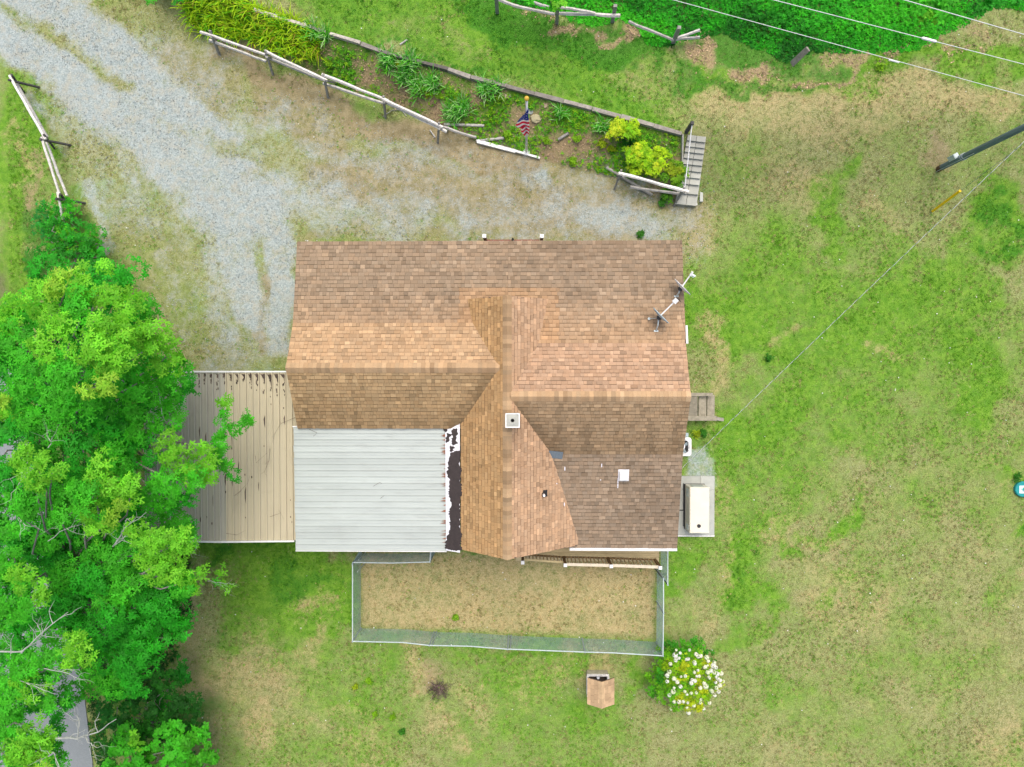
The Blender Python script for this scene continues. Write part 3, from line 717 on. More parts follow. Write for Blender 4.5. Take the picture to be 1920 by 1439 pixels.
# gable end infill
for yv in (YCF - 0.06, YCR + 0.18):
    mb = MB(); mb.add([(XC - 1.25, yv, Z_C - 1.1), (XC + 1.25, yv, Z_C - 1.1), (XC, yv, Z_C - 0.1), (XC - 1.25, yv - 0.04, Z_C - 1.1), (XC + 1.25, yv - 0.04, Z_C - 1.1), (XC, yv - 0.04, Z_C - 0.1)], [(0, 1, 2), (5, 4, 3), (0, 3, 4, 1), (1, 4, 5, 2), (2, 5, 3, 0)]); mb.build('gable_wall', MAT['siding'], house)
for xv, prof in ((XL + 0.25, PROF_L), (XR - 0.25, PROF_R)):
    pts = [(xv, p[0], p[1] - 0.08) for p in prof]; lowp = [(xv, prof[-1][0], 2.25), (xv, prof[0][0] + 0.3, 2.25)]
    allp = pts + lowp; m_ = [(p[0] + 0.04, p[1], p[2]) for p in allp]; k = len(allp)
    mb = MB(); mb.add(allp + m_, [tuple(range(k)), tuple(reversed(range(k, 2 * k)))] + [(i, (i + 1) % k, k + (i + 1) % k, k + i) for i in range(k)]); mb.build('gable_wall', MAT['siding'], house)

def shingle_obj(vs, c, name, laminated, parent=roof):
    me = bpy.data.meshes.new(name)
    me.from_pydata([tuple(v) for v in vs], [], SH_F)
    a = me.color_attributes.new('Col', 'FLOAT_COLOR', 'POINT')
    cc = shade(c, laminated)
    a.data.foreach_set('color', np.hstack([cc, np.ones((len(cc), 1))]).ravel())
    me.materials.append(MAT['shingle'])
    o = bpy.data.objects.new(name, me); COL.objects.link(o); adopt(o, parent)
    return o
def shade(c, laminated):
    """asphalt shingles carry a band of darker granules along the head of each tab and dark butt edges"""
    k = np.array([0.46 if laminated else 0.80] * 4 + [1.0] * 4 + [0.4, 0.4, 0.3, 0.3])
    return np.outer(k, c)
SH_ALL.sort(key=lambda t: -t[0])
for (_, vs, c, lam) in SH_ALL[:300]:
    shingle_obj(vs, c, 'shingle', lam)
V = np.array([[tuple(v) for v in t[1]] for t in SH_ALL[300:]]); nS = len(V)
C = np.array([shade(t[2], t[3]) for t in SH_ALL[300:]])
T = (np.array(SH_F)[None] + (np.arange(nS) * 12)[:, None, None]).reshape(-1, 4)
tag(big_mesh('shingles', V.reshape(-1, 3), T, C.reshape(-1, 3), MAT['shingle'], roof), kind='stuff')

# ridge caps
def ridge(a, b, d1, d2, width=0.168, expo=0.125):
    a = Vector(a); b = Vector(b); L_ = (b - a).length; t = (b - a).normalized(); n = max(1, int(L_ / expo)); e = L_ / n
    d1 = Vector(d1).normalized(); d2 = Vector(d2).normalized()
    for i in range(n):
        p = a + t * (e * i); q = a + t * (e * (i + 1) + 0.02); mb = MB(); vs = []
        for (k, lift) in ((p, 0.020), (q, 0.034)):
            up = V3(0, 0, lift)
            vs += [k + d1 * width + up * 0.9, k + d1 * width * 0.45 + up + V3(0, 0, 0.014), k + up + V3(0, 0, 0.022), k + d2 * width * 0.45 + up + V3(0, 0, 0.014), k + d2 * width + up * 0.9]
        lo = [v - V3(0, 0, 0.03) for v in vs]
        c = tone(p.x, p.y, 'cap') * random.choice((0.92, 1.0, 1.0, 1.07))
        mb.add(vs + lo, [(0, 1, 6, 5), (1, 2, 7, 6), (2, 3, 8, 7), (3, 4, 9, 8), (5, 6, 16, 15), (6, 7, 17, 16), (7, 8, 18, 17), (8, 9, 19, 18), (0, 5, 15, 10), (4, 14, 19, 9)], c)
        mb.build('ridge_shingle', MAT['shingle'], roof)
fl = V3(0, YPL - YRL, Z_PL - Z_RL); rl = V3(0, YEL - YRL, Z_EL - Z_RL)
ridge((XL, YRL, Z_RL), (XC - 0.24, YRL, Z_RL), fl, rl)
fr = V3(0, YPR - YRR, Z_PR - Z_RR); rr = V3(0, YBR - YRR, Z_BR - Z_RR)
ridge((XR, YRR, Z_RR), (XC + 0.12, YRR, Z_RR), fr, rr)
ridge((XC, YCR, Z_C), (XC, YCF, Z_C), (-1, 0, -SL_C), (1, 0, -SL_C))

# fascia, gutter and loose trim
def part(name, mat, fn, parent=house, smooth=False):
    mb = MB(); fn(mb); return mb.build(name, mat, parent, smooth)
part('rear_gutter', MAT['whitepaint'], lambda b: (b.box(((at(1068, 1026, 2.3).x + XR) / 2, YER - 0.05, Z_ER - 0.05), (XR - at(1068, 1026, 2.3).x, 0.11, 0.09))))
part('front_fascia', MAT['whitepaint'], lambda b: b.box(((XL + XR) / 2, YF + 0.005, Z_FE - 0.10), (XR - XL - 0.02, 0.03, 0.14)))
part('rake_board', MAT['whitepaint'], lambda b: b.bar(at(1286.5, 611, 3.30), at(1288, 645, 3.36), 0.06, 0.10))
for x_, prof in ((XL + 0.02, PROF_L), (XR - 0.02, PROF_R)):
    mb = MB()
    for (ya, za), (yb, zb) in zip(prof[:-1], prof[1:]): mb.bar((x_, ya, za - 0.13), (x_, yb, zb - 0.13), 0.03, 0.14)
    mb.build('rake_board', MAT['brownwood'], house)
mb = MB(); mb.box(at(1289, 763, 1.25) + V3(-0.62, 0, 0), (0.06, 0.92, 2.0)); door = mb.build('side_door', MAT['whitepaint'], house)
mb = MB(); mb.lathe(door_p := at(1289, 763, 1.25) + V3(-0.57, 0.34, 0), [(0.0, 0.03), (0.03, 0.02), (0.03, -0.02), (0, -0.03)], 8); mb.build('door_handle', MAT['darkmetal'], door)
# chimney
cz = 4.95; cc = at(961, 789, cz); sz = 0.345
ch = MB(); ch.box((cc.x, cc.y, 3.95), (sz - 0.03, sz - 0.03, 1.1)); ch = ch.build('chimney', MAT['concrete'], house)
def crown(b):
    h = sz / 2; ri = 0.052
    for (r0, z0, r1, z1) in ((h, cz - 0.10, h, cz),):
        n = 32; sq = lambda a, r: (max(-r, min(r, r * 1.5 * math.cos(a))), max(-r, min(r, r * 1.5 * math.sin(a))))
        A = [(cc.x + sq(2 * math.pi * k / n, h)[0], cc.y + sq(2 * math.pi * k / n, h)[1]) for k in range(n)]
        I = [(cc.x + 0.10 * math.cos(2 * math.pi * k / n), cc.y + 0.10 * math.sin(2 * math.pi * k / n)) for k in range(n)]
        H_ = [(cc.x + ri * math.cos(2 * math.pi * k / n), cc.y + ri * math.sin(2 * math.pi * k / n)) for k in range(n)]
        vs = [(*p, cz - 0.47) for p in A] + [(*p, cz - 0.03) for p in A] + [(*p, cz) for p in I] + [(*p, cz) for p in H_] + [(*p, cz - 0.5) for p in H_]
        fs = []
        for r in range(4):
            for k in range(n): fs.append((r * n + k, r * n + (k + 1) % n, (r + 1) * n + (k + 1) % n, (r + 1) * n + k))
        b.add(vs, fs, (0.95, 0.93, 0.9))
part('crown', MAT['concrete'], crown, ch)
part('flue_floor', MAT['darkmetal'], lambda b: b.lathe((cc.x, cc.y, cz - 0.36), [(0.10, 0), (0.0, 0.01)], 16), ch)
def capframe(b):
    h = sz / 2 + 0.012
    for dx, dy, sx, sy in ((0, h, 2 * h + 0.03, 0.03), (0, -h, 2 * h + 0.03, 0.03), (h, 0, 0.03, 2 * h - 0.03), (-h, 0, 0.03, 2 * h - 0.03)):
        b.box((cc.x + dx, cc.y + dy, cz - 0.03), (sx, sy, 0.05), col=(1, 1, 1))
part('rim', MAT['whitepaint'], capframe, ch)

def on_main(u, v):
    z = 3.0
    for _ in range(8):
        p = at(u, v, z); z = max(main_z(p.x, p.y), cross_z(p.x, p.y))
    return at(u, v, z)
# roof fittings
p = on_main(1169, 891)
slope = Matrix.Rotation(math.atan2(Z_BR - Z_ER, YBR - YER), 3, 'X')
vb = MB(); vb.box(p + V3(0, 0, 0.012), (0.33, 0.36, 0.014), M=slope); vb = vb.build('roof_vent', MAT['membrane'], house)
part('vent_cover', MAT['white'], lambda b: b.bbox(p + V3(0, -0.02, 0.10), (0.27, 0.29, 0.17), 0, 0.04), vb)
part('sealant_smear', MAT['membrane'], lambda b: b.box(on_main(1158.5, 906) + V3(0, 0, 0.012), (0.03, 0.32, 0.012), M=slope), vb)
for (u, v, l) in ((1059, 879, 0.12), (1128, 873, 0.11), (1058, 946, 0.12), (1126, 900, 0.03), (1044, 907, 0.03)):
    part('sealant_smear', MAT['membrane'], lambda b: b.box(on_main(u, v) + V3(0, 0, 0.022), (0.028, l, 0.008), M=slope))
p = on_main(1021, 927)
tilt = Matrix.Rotation(math.atan(SL_C), 3, 'Y')
vp = MB(); vp.box(p + V3(0.02, 0.03, 0.022), (0.16, 0.20, 0.012), M=tilt); vp.lathe(p + V3(-0.02, 0, 0.02), [(0.085, 0), (0.07, 0.06), (0.045, 0.10)], 14); vp = vp.build('vent_boot', MAT['darkmetal'], house)
part('vent_pipe', MAT['white'], lambda b: b.tube([p + V3(-0.02, 0, 0.02), p + V3(-0.02, 0, 0.27)], 0.036, 12), vp)
p = on_main(1042, 853)
mb = MB(); mb.box(p + V3(0, 0, 0.035), (0.42, 0.235, 0.018), M=Matrix.Rotation(math.radians(-6), 3, 'Z') @ Matrix.Rotation(0.38, 3, 'X'))
tag(mb.build('loose_shingle', MAT['slate']), 'blue-grey patch shingle lying in the roof valley beside the white vent', 'shingle')

# ------------------------------------------------------------------ brick stoop at the front
c = at(962, 449, 0.25)
st = thing('brick_stoop', (c.x, c.y, 0), 'low red brick front stoop with two white-capped posts at the eave', 'stoop')
yb0 = YF - 0.5; yb1 = at(962, 449.5, 0.3).y
x0 = at(912, 449, 0.5).x; x1 = at(1012, 449, 0.5).x
for r in range(3):
    for k in range(9):
        wB = (x1 - x0) / 9
        part('brick', MAT['brick'], lambda b: b.bbox((x0 + wB * (k + 0.5), yb1 - 0.05 - 0.11 * r, 0.15), (wB - 0.012, 0.10, 0.30), 0, 0.008, (random.uniform(0.8, 1.25),) * 3), st)
part('mortar_bed', MAT['concrete'], lambda b: b.box(((x0 + x1) / 2, (yb0 + yb1) / 2 - 0.02, 0.13), (x1 - x0, yb1 - yb0 - 0.06, 0.26)), st)
for u in (908, 1016):
    q = at(u, 443, 1.0); q0 = V3(q.x, q.y, 0)
    po = part('post', MAT['brick'], lambda b: b.box(q0 + V3(0, 0, 0.48), (0.10, 0.10, 0.96)), st)
    part('cap', MAT['white'], lambda b: b.bbox(q0 + V3(0, 0, 0.99), (0.13, 0.13, 0.06), 0, 0.012), po)
q = at(961.5, 450, 2.6)
la = thing('porch_lantern', (q.x, q.y, 2.35), 'small black pyramid-topped lantern peeking past the front eave', 'lantern')
part('lantern_top', MAT['darkmetal'], lambda b: b.add([(q.x - 0.07, q.y - 0.07, 2.5), (q.x + 0.07, q.y - 0.07, 2.5), (q.x + 0.02, q.y + 0.06, 2.62), (q.x - 0.02, q.y + 0.06, 2.62), (q.x, q.y, 2.72)], [(0, 1, 4), (1, 2, 4), (2, 3, 4), (3, 0, 4), (3, 2, 1, 0)]), la)
part('lantern_body', MAT['darkmetal'], lambda b: b.tube([(q.x, q.y - 0.02, 2.30), (q.x, q.y - 0.02, 2.50)], [0.04, 0.055], 6), la)
part('bracket', MAT['darkmetal'], lambda b: b.bar((q.x, q.y - 0.02, 2.40), (q.x, YF - 0.02, 2.72), 0.03, 0.03), la)

# ------------------------------------------------------------------ patio cover of white panels
Z_P0, Z_P1 = 2.86, 2.70
pxl = at(552, 915, 2.8).x; pxr = at(837, 915, 2.8).x; py0 = at(700, 801, Z_P0).y; py1 = at(700, 1033, Z_P1).y
pat = thing('patio_cover', ((pxl + pxr) / 2, (py0 + py1) / 2, 0), 'patio cover of long white metal panels behind the house', 'patio cover')
npan = 20; wP = (py0 - py1) / npan
for k in range(npan):
    y1_ = py0 - wP * k; y2_ = y1_ - wP; zt = lambda yv: Z_P0 + (Z_P1 - Z_P0) * (py0 - yv) / (py0 - py1)
    prof = [(y1_ - 0.002, 0.0), (y1_ - 0.008, 0.018), (y1_ - 0.022, 0.018), (y1_ - 0.028, 0.0), ((y1_ + y2_) / 2 + 0.012, 0.0), ((y1_ + y2_) / 2, 0.007), ((y1_ + y2_) / 2 - 0.012, 0.0), (y2_ + 0.002, 0.0)]
    mb = MB(); vs = []
    jl = random.uniform(-0.012, 0.012)
    for xv in (pxl + jl, pxr):
        vs += [(xv, yv, zt(yv) + h) for yv, h in prof] + [(xv, yv, zt(yv) - 0.035) for yv in (prof[-1][0], prof[0][0])]
    n = len(prof) + 2
    mb.add(vs, [(i, (i + 1) % n, n + (i + 1) % n, n + i) for i in range(n)] + [tuple(reversed(range(n))), tuple(range(n, 2 * n))], (random.uniform(0.93, 1.05),) * 3)
    mb.build('roof_panel', MAT['whitemetal'], pat)
for xv in (pxl + 0.15, (pxl + pxr) / 2, pxr - 0.3):
    part('post', MAT['whitepaint'], lambda b: b.box((xv, py1 + 0.25, 1.3), (0.09, 0.09, 2.66)), pat)
part('beam', MAT['whitepaint'], lambda b: b.box(((pxl + pxr) / 2, py1 + 0.25, Z_P1 - 0.10), (pxr - pxl - 0.1, 0.08, 0.12)), pat)
part('edge_trim', MAT['whitepaint'], lambda b: b.box(((pxl + pxr) / 2, py1 - 0.012, Z_P1 - 0.01), (pxr - pxl, 0.02, 0.09)), pat)
part('edge_trim', MAT['whitepaint'], lambda b: (b.box(((pxl + pxr) / 2 - 0.02, py0 + 0.012, Z_P0 + 0.01), (pxr - pxl, 0.03, 0.06))), pat)
# white membrane joint and the tar brushed over it
fz = lambda x, y: np.interp(x, [pxr - 0.1, XCL, XCL + 0.2], [0, 1, 1]) * (Z_C - SL_C * (XC - XCL) - 2.80) + 2.80 + (np.interp(x, [pxr - 0.1, XCL], [1, 0]) * ((Z_P1 - Z_P0) * (py0 - y) / (py0 - py1) + 0.06)) + max(0, x - XCL) * SL_C + 0.012
sx0 = at(835, 915, 2.9).x; sx1 = at(862, 915, 3.05).x; sy0 = at(850, 792, 2.95).y; sy1 = at(850, 1034, 2.85).y
mb = MB(); vs = []; fs = []
for i in range(25):
    yv = sy0 + (sy1 - sy0) * i / 24
    for xv in (sx0, (sx0 + sx1) / 2, sx1): vs.append((xv, yv, fz(xv, yv) + 0.012))
for i in range(24):
    for j in range(2): fs.append((i * 3 + j, i * 3 + j + 1, i * 3 + j + 4, i * 3 + j + 3))
mb.add(vs, fs); mb.add([(v[0], v[1], v[2] - 0.05) for v in vs], fs); mb.build('membrane_strip', MAT['membrane'], pat)
def tar_blob(pts, jag=0.012):
    out = []; n = len(pts)
    for i in range(n):
        a = pts[i]; b_ = pts[(i + 1) % n]; k = max(1, int(math.hypot(b_[0] - a[0], b_[1] - a[1]) / 2.2))
        for j in range(k):
            t = j / k; out.append((a[0] + (b_[0] - a[0]) * t + random.uniform(-2.0, 2.0), a[1] + (b_[1] - a[1]) * t + random.uniform(-0.9, 0.9)))
    P = [at(u, v, 2.93) for u, v in out]
    bm = bmesh.new(); vv = [bm.verts.new((p.x, p.y, 0)) for p in P]; f = bm.faces.new(vv)
    bmesh.ops.triangulate(bm, faces=[f]); 
    bmesh.ops.subdivide_edges(bm, edges=bm.edges[:], cuts=1)
    for v_ in bm.verts: v_.co.z = fz(v_.co.x, v_.co.y) + 0.022
    ext = bmesh.ops.extrude_face_region(bm, geom=bm.faces[:]); 
    for v_ in ext['geom']:
        if isinstance(v_, bmesh.types.BMVert): v_.co.z -= 0.012
    me = bpy.data.meshes.new('tar_patch'); bmesh.ops.recalc_face_normals(bm, faces=bm.faces[:]); bm.to_mesh(me); bm.free(); me.materials.append(MAT['tar'])
    o = bpy.data.objects.new('tar_patch', me); COL.objects.link(o); adopt(o, pat); return o
tar_blob([(845, 850), (866, 842), (862, 866), (865, 880), (864, 900), (867, 920), (863, 940), (864, 965), (862, 985), (867, 1000), (864, 1020), (868, 1030), (852, 1033), (834, 1032), (836, 1012), (840, 1005), (844, 985), (841, 965), (846, 945), (841, 925), (843, 905), (838, 885), (841, 868)])
tar_blob([(846, 806), (858, 802), (860, 812), (855, 822), (858, 832), (850, 836), (846, 830), (848, 820)])
tar_blob([(838, 812), (846, 815), (842, 826), (837, 832), (835, 822)]); tar_blob([(832, 800), (838, 800), (837, 812), (831, 806)])
tar_blob([(845, 836), (853, 838), (847, 848), (842, 846)])
mb = MB()
for k in range(34):
    v = random.uniform(845, 1026) if k > 8 else random.uniform(805, 850)
    u0 = random.uniform(824, 832); q0 = at(u0, v, 2.80); q1 = at(836, v + random.uniform(-1, 1), 2.82); h = random.uniform(0.012, 0.03)
    zz = Z_P0 + (Z_P1 - Z_P0) * (py0 - q0.y) / (py0 - py1) + 0.036
    mb.add([(q0.x, q0.y, zz), (q1.x, q1.y - h, zz), (q1.x, q1.y + h, zz), (q0.x, q0.y, zz - 0.01), (q1.x, q1.y - h, zz - 0.01), (q1.x, q1.y + h, zz - 0.01)], [(0, 1, 2), (5, 4, 3), (0, 3, 4, 1), (1, 4, 5, 2), (2, 5, 3, 0)])
tag(mb.build('rust_streaks', MAT['rust'], pat), kind='stuff')

# ------------------------------------------------------------------ tan metal carport
Z_K = 2.55
kx0 = at(272, 850, Z_K).x; kx1 = at(560, 850, Z_K).x; ky0 = at(430, 699, Z_K).y; ky1 = at(430, 1012, Z_K).y; kxr = at(412, 850, Z_K + 0.12).x
car = thing('carport', ((kx0 + kx1) / 2, (ky0 + ky1) / 2, 0), 'carport roof of ribbed tan metal panels partly under the oak branches', 'carport')
kz = lambda x: Z_K + 0.16 * (1 - abs(x - kxr) / (kx1 - kxr if x > kxr else kxr - kx0))
np_ = 24; wK = (kx1 - kx0) / np_
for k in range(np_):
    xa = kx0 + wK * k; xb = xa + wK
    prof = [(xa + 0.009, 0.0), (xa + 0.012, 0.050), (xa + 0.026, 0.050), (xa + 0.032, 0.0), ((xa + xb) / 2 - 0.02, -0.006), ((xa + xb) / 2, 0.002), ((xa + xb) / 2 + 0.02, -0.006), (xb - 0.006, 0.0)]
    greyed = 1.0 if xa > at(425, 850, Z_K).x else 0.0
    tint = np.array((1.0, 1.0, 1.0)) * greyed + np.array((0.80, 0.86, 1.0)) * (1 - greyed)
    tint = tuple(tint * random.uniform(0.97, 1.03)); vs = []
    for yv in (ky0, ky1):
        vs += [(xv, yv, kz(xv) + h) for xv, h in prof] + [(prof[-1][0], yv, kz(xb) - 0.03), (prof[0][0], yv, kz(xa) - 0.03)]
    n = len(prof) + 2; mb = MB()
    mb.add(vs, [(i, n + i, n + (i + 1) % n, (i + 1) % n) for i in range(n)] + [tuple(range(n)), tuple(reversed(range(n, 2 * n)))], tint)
    for j in (1, 2, n + 1, n + 2): mb.c[j] = tuple(min(1.6, t * 1.30) for t in tint)     # light caught by the raised rib, put into its colour
    for j in (3, n + 3): mb.c[j] = tuple(t * 0.80 for t in tint)                          # shade along the rib's foot, painted darker
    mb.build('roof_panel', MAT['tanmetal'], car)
for yv, nm in ((ky0 + 0.03, 'gutter'), (ky1 - 0.03, 'gutter')):
    part(nm, MAT['whitepaint'], lambda b: (b.bar((kx0, yv, kz(kx0)), (kxr, yv, kz(kxr)), 0.05, 0.11), b.bar((kxr, yv, kz(kxr)), (kx1 - 0.14, yv, kz(kx1 - 0.14)), 0.05, 0.11)), car)
for xv in (kx0 + 0.2, kxr, kx1 - 0.5):
    for yv in (ky0 - 0.25, ky1 + 0.25):
        part('post', MAT['whitepaint'], lambda b: b.box((xv, yv, 1.05), (0.08, 0.08, 2.95)), car)
mb = MB()
for k in range(110):
    i = random.choice([8, 9, 10, 11, 12, 13, 14, 15, 16, 17, 18, 19, 20, 21, 22]); xv = kx0 + wK * (i + 1) - random.uniform(0.006, 0.07)
    yv = ky0 - 0.06 - abs(random.gauss(0, 0.10 + 0.012 * i)) if k < 95 else random.uniform(ky1 + 0.1, ky0 - 0.2)
    s_ = random.uniform(0.015, 0.035)
    mb.add([(xv - s_ * 0.5, yv - s_ * 1.4, kz(xv) + 0.012), (xv + s_ * 0.6, yv - s_, kz(xv) + 0.010), (xv + s_ * 0.5, yv + s_ * 1.5, kz(xv) + 0.016), (xv - s_ * 0.7, yv + s_, kz(xv) + 0.02)], [(0, 1, 2, 3)], (random.uniform(0.4, 0.9),) * 3)
for i in range(7, 24):
    xb = kx0 + wK * (i + 1); yt = ky0 - 0.05; L_ = 0.05 + 0.022 * (i - 6) * random.uniform(0.6, 1.3); w_ = wK * min(0.25 + 0.04 * (i - 6), 0.8)
    if xb > kx1 - 0.4: continue
    zz = kz(xb) + 0.016; pts = [(xb - 0.008, yt), (xb - w_, yt), (xb - w_ * 0.75, yt - L_ * 0.12), (xb - w_ * 0.55, yt - L_ * 0.34), (xb - w_ * 0.3, yt - L_ * 0.5), (xb - w_ * 0.22, yt - L_ * 0.8), (xb - 0.012, yt - L_)]
    pts = [(a + random.uniform(-0.006, 0.006), b_ + random.uniform(-0.008, 0.008)) for a, b_ in pts]
    mb.prism(list(reversed(pts)), zz - 0.012, zz + 0.004, (random.uniform(0.45, 0.75),) * 3)
for k in range(16):                                      # rotted clods strung along the ribs
    i = random.randint(8, 22); xb = kx0 + wK * (i + 1); y_ = random.uniform(ky1 + 0.2, ky0 - 0.7); L_ = random.uniform(0.15, 0.55)
    pts = [(xb - 0.01, y_), (xb - random.uniform(0.02, 0.06), y_ - L_ * 0.3), (xb - random.uniform(0.02, 0.05), y_ - L_ * 0.7), (xb - 0.01, y_ - L_)]
    mb.prism(pts, kz(xb) - 0.002, kz(xb) + 0.016, (random.uniform(0.5, 1.0),) * 3)
tag(mb.build('leaf_debris', MAT['drytwig']), 'dark rotted leaf debris caught along the carport panel ribs', 'litter', kind='stuff')
def twig(pts, r=0.006, z=Z_K + 0.16):
    b = MB(); P = [V3(at(u, v, z).x, at(u, v, z).y, kz(at(u, v, z).x) + 0.055) for u, v in pts]
    b.tube(P, [r * (1 - 0.7 * i / (len(P) - 1)) for i in range(len(P))], 5)
    for i in range(1, len(P) - 1):
        d = V3(random.uniform(-0.15, 0.15), random.uniform(-0.2, 0.2), 0.01); b.tube([P[i], P[i] + d * 0.5, P[i] + d + V3(0.02, 0.03, 0)], [r * 0.6, r * 0.4, r * 0.2], 4)
    return b
for pts, lab in (([(553, 783), (525, 795), (515, 812), (510, 830)], 'thin fallen twig curving near the house edge of the carport roof'), ([(478, 855), (480, 868), (500, 850)], 'short forked twig on the tan panels above the middle of the carport'),
                 ([(505, 842), (503, 865), (495, 885), (488, 890)], 'dark twig lying down the middle of the carport roof'), ([(440, 930), (452, 920), (465, 905), (460, 925)], 'pale crossed twig low on the carport roof near the oak'), ([(425, 1000), (445, 1003), (460, 995)], 'small twig beside the lower carport gutter'), ([(505, 970), (525, 963), (530, 975)], 'small curled twig at the lower house-side corner of the carport roof')):
    tag(twig(pts).build('fallen_twig', MAT['drytwig']), lab, 'twig', 'twigs fallen on the carport roof')
for pts, lab in (([(580, 805), (595, 812), (588, 818)], 'tiny twig at the upper corner of the white panels'), ([(700, 912), (712, 905), (716, 907)], 'tiny twig in the middle of the white panels'), ([(713, 935), (720, 930)], 'tiny twig below the middle of the white panels')):
    b = MB(); b.tube([at(u, v, 2.86) + V3(0, 0, 0.02) for u, v in pts], 0.005, 4); tag(b.build('fallen_twig', MAT['drytwig']), lab, 'twig', 'twigs fallen on the white patio cover')

# ================================================================== SATELLITE DISHES
def dish(label, foot_px, foot_z, cen_px, cz_, arm_px, arm_z, mat, strut_px, horn):
    foot = at(*foot_px, foot_z); cen = at(*cen_px, cz_); lnb = at(*arm_px, arm_z)
    t = thing('satellite_dish', foot, label, 'satellite dish', 'satellite dishes on the roof edge')
    nrm = V3(1, 0.98, 0.30).normalized(); side = V3(1, -1, 0).normalized(); up = side.cross(nrm); up = up if up.z > 0 else -up
    Mx = Matrix((side, up, nrm)).transposed(); R0 = 0.325
    prof = [(0.0, -0.055)] + [(R0 * k / 6, -0.055 + 0.055 * (k / 6) ** 2) for k in range(1, 7)] + [(R0 + 0.006, 0.004), (R0 + 0.004, -0.008)] + [(R0 * k / 6, -0.068 + 0.055 * (k / 6) ** 2) for k in range(6, 0, -1)] + [(0.0, -0.068)]
    rf = part('reflector', mat, lambda b: b.lathe(cen, [(r, z) for r, z in prof], 28, M=Mx), t)
    bk = cen - nrm * 0.10
    part('mount', MAT['darkmetal'], lambda b: (b.bar(cen - nrm * 0.06, bk - nrm * 0.05, 0.09, 0.09), b.bar(bk - side * 0.07, bk + side * 0.07, 0.05, 0.06)), t)
    part('mast', MAT['steel'], lambda b: b.tube([foot + V3(0, 0, 0.01), foot + (bk - foot) * 0.45 + V3(0, 0, 0.12), bk - V3(0, 0, 0.02)], 0.022, 8), t)
    part('foot', MAT['steel'], lambda b: b.box(foot + V3(0, 0, 0.02), (0.13, 0.05, 0.02)), t)
    if strut_px:
        sp = at(*strut_px, foot_z + 0.02)
        part('strut', MAT['steel'], lambda b: (b.tube([bk - V3(0, 0, 0.05), sp], 0.009, 6), b.lathe(sp, [(0.04, 0), (0.04, 0.012), (0.0, 0.014)], 12)), t)
    st_ = cen - up * 0.22
    arm = part('feed_arm', MAT['white'], lambda b: b.bar(st_, lnb - V3(0, 0, 0.03), 0.035, 0.04), t)
    d = (lnb - st_).normalized()
    part('receiver', MAT['white'], lambda b: b.bar(lnb - d * 0.05, lnb + d * 0.07, 0.13 if not horn else 0.05, 0.08), arm)
    if horn:
        sd = d.cross(V3(0, 0, 1)).normalized()
        part('receiver_horn', MAT['steel'], lambda b: (b.bar(lnb - sd * 0.02, lnb + sd * 0.14, 0.05, 0.04), b.bar(lnb + sd * 0.04 - d * 0.06, lnb + sd * 0.04, 0.04, 0.05), b.bar(lnb + sd * 0.10 - d * 0.06, lnb + sd * 0.10, 0.04, 0.05)), arm)
    return t
zf = on_main(1230, 622).z
dish('grey-blue satellite dish aimed across the roof with a square white receiver', (1230, 621), zf, (1240, 592), zf + 0.42, (1266, 565), zf + 0.50, MAT['dishgrey'], (1217, 598), False)
zf2 = on_main(1268, 556).z
dish('white satellite dish overhanging the roof corner edge with a forked receiver', (1268, 556), zf2, (1280, 538), zf2 + 0.42, (1296, 514), zf2 + 0.50, MAT['white'], None, True)
b = MB(); b.tube([at(1268, 558, zf2 + 0.03), at(1272, 561, zf2 + 0.04), at(1276, 566, zf2 + 0.03), at(1284, 572, zf2 + 0.0), at(1285.5, 574, zf2 - 0.4)], 0.012, 6)
tag(b.build('antenna_cable', MAT['darkmetal']), 'black antenna cable running from the dishes over the roof edge', 'cable')

# ================================================================== GENERATOR, PAD, CONDENSER, SIDE STEPS
px0, px1 = at(1262, 950, 0.10).x, at(1340, 950, 0.10).x; pyA, pyB = at(1300, 893, 0.10).y, at(1300, 1004, 0.10).y
pad = thing('concrete_pad', ((px0 + px1) / 2, (pyA + pyB) / 2, 0), 'rectangular concrete pad under the beige generator', 'concrete pad')
ymid = pyA - 0.48
xm = at(1314, 900, 0.1).x
for (xa, xb, ya, yb, k) in ((px0, xm, pyA, ymid, 0.92), (xm, px1, pyA, ymid, 1.08), (px0, px1, ymid, pyB, 1.0)):
    part('slab', MAT['concrete'], lambda b: b.bbox(((xa + xb) / 2, (ya + yb) / 2, 0.02), (xb - xa - 0.006, ya - yb - 0.006, 0.16), 0, 0.008, (k, k, k)), pad)
part('edge_strip', MAT['whitepaint'], lambda b: b.box(((px0 + px1) / 2, pyB - 0.025, 0.03), (px1 - px0, 0.04, 0.15)), pad)
gx0, gx1 = at(1284, 950, 0.1).x, at(1284, 950, 0.1).x + 0.64; gy0, gy1 = at(1300, 908, 0.1).y, at(1300, 991, 0.1).y
gen = thing('standby_generator', ((gx0 + gx1) / 2, (gy0 + gy1) / 2, 0.1), 'beige box-shaped standby generator with a round dark cap', 'generator')
gc = V3((gx0 + gx1) / 2, (gy0 + gy1) / 2, 0)
part('base', MAT['darkmetal'], lambda b: b.box(gc + V3(0, 0, 0.12), (gx1 - gx0 + 0.05, gy0 - gy1 + 0.03, 0.05)), gen)
bod = part('body', MAT['beige'], lambda b: b.bbox(gc + V3(0, 0, 0.455), (gx1 - gx0, gy0 - gy1, 0.63), 0, 0.02, (0.92, 0.92, 0.90)), gen)
part('lid', MAT['beige'], lambda b: b.bbox(gc + V3(0.012, 0, 0.795), (gx1 - gx0 + 0.01, gy0 - gy1 + 0.02, 0.05), 0, 0.02, (0.95, 0.94, 0.90)), gen)
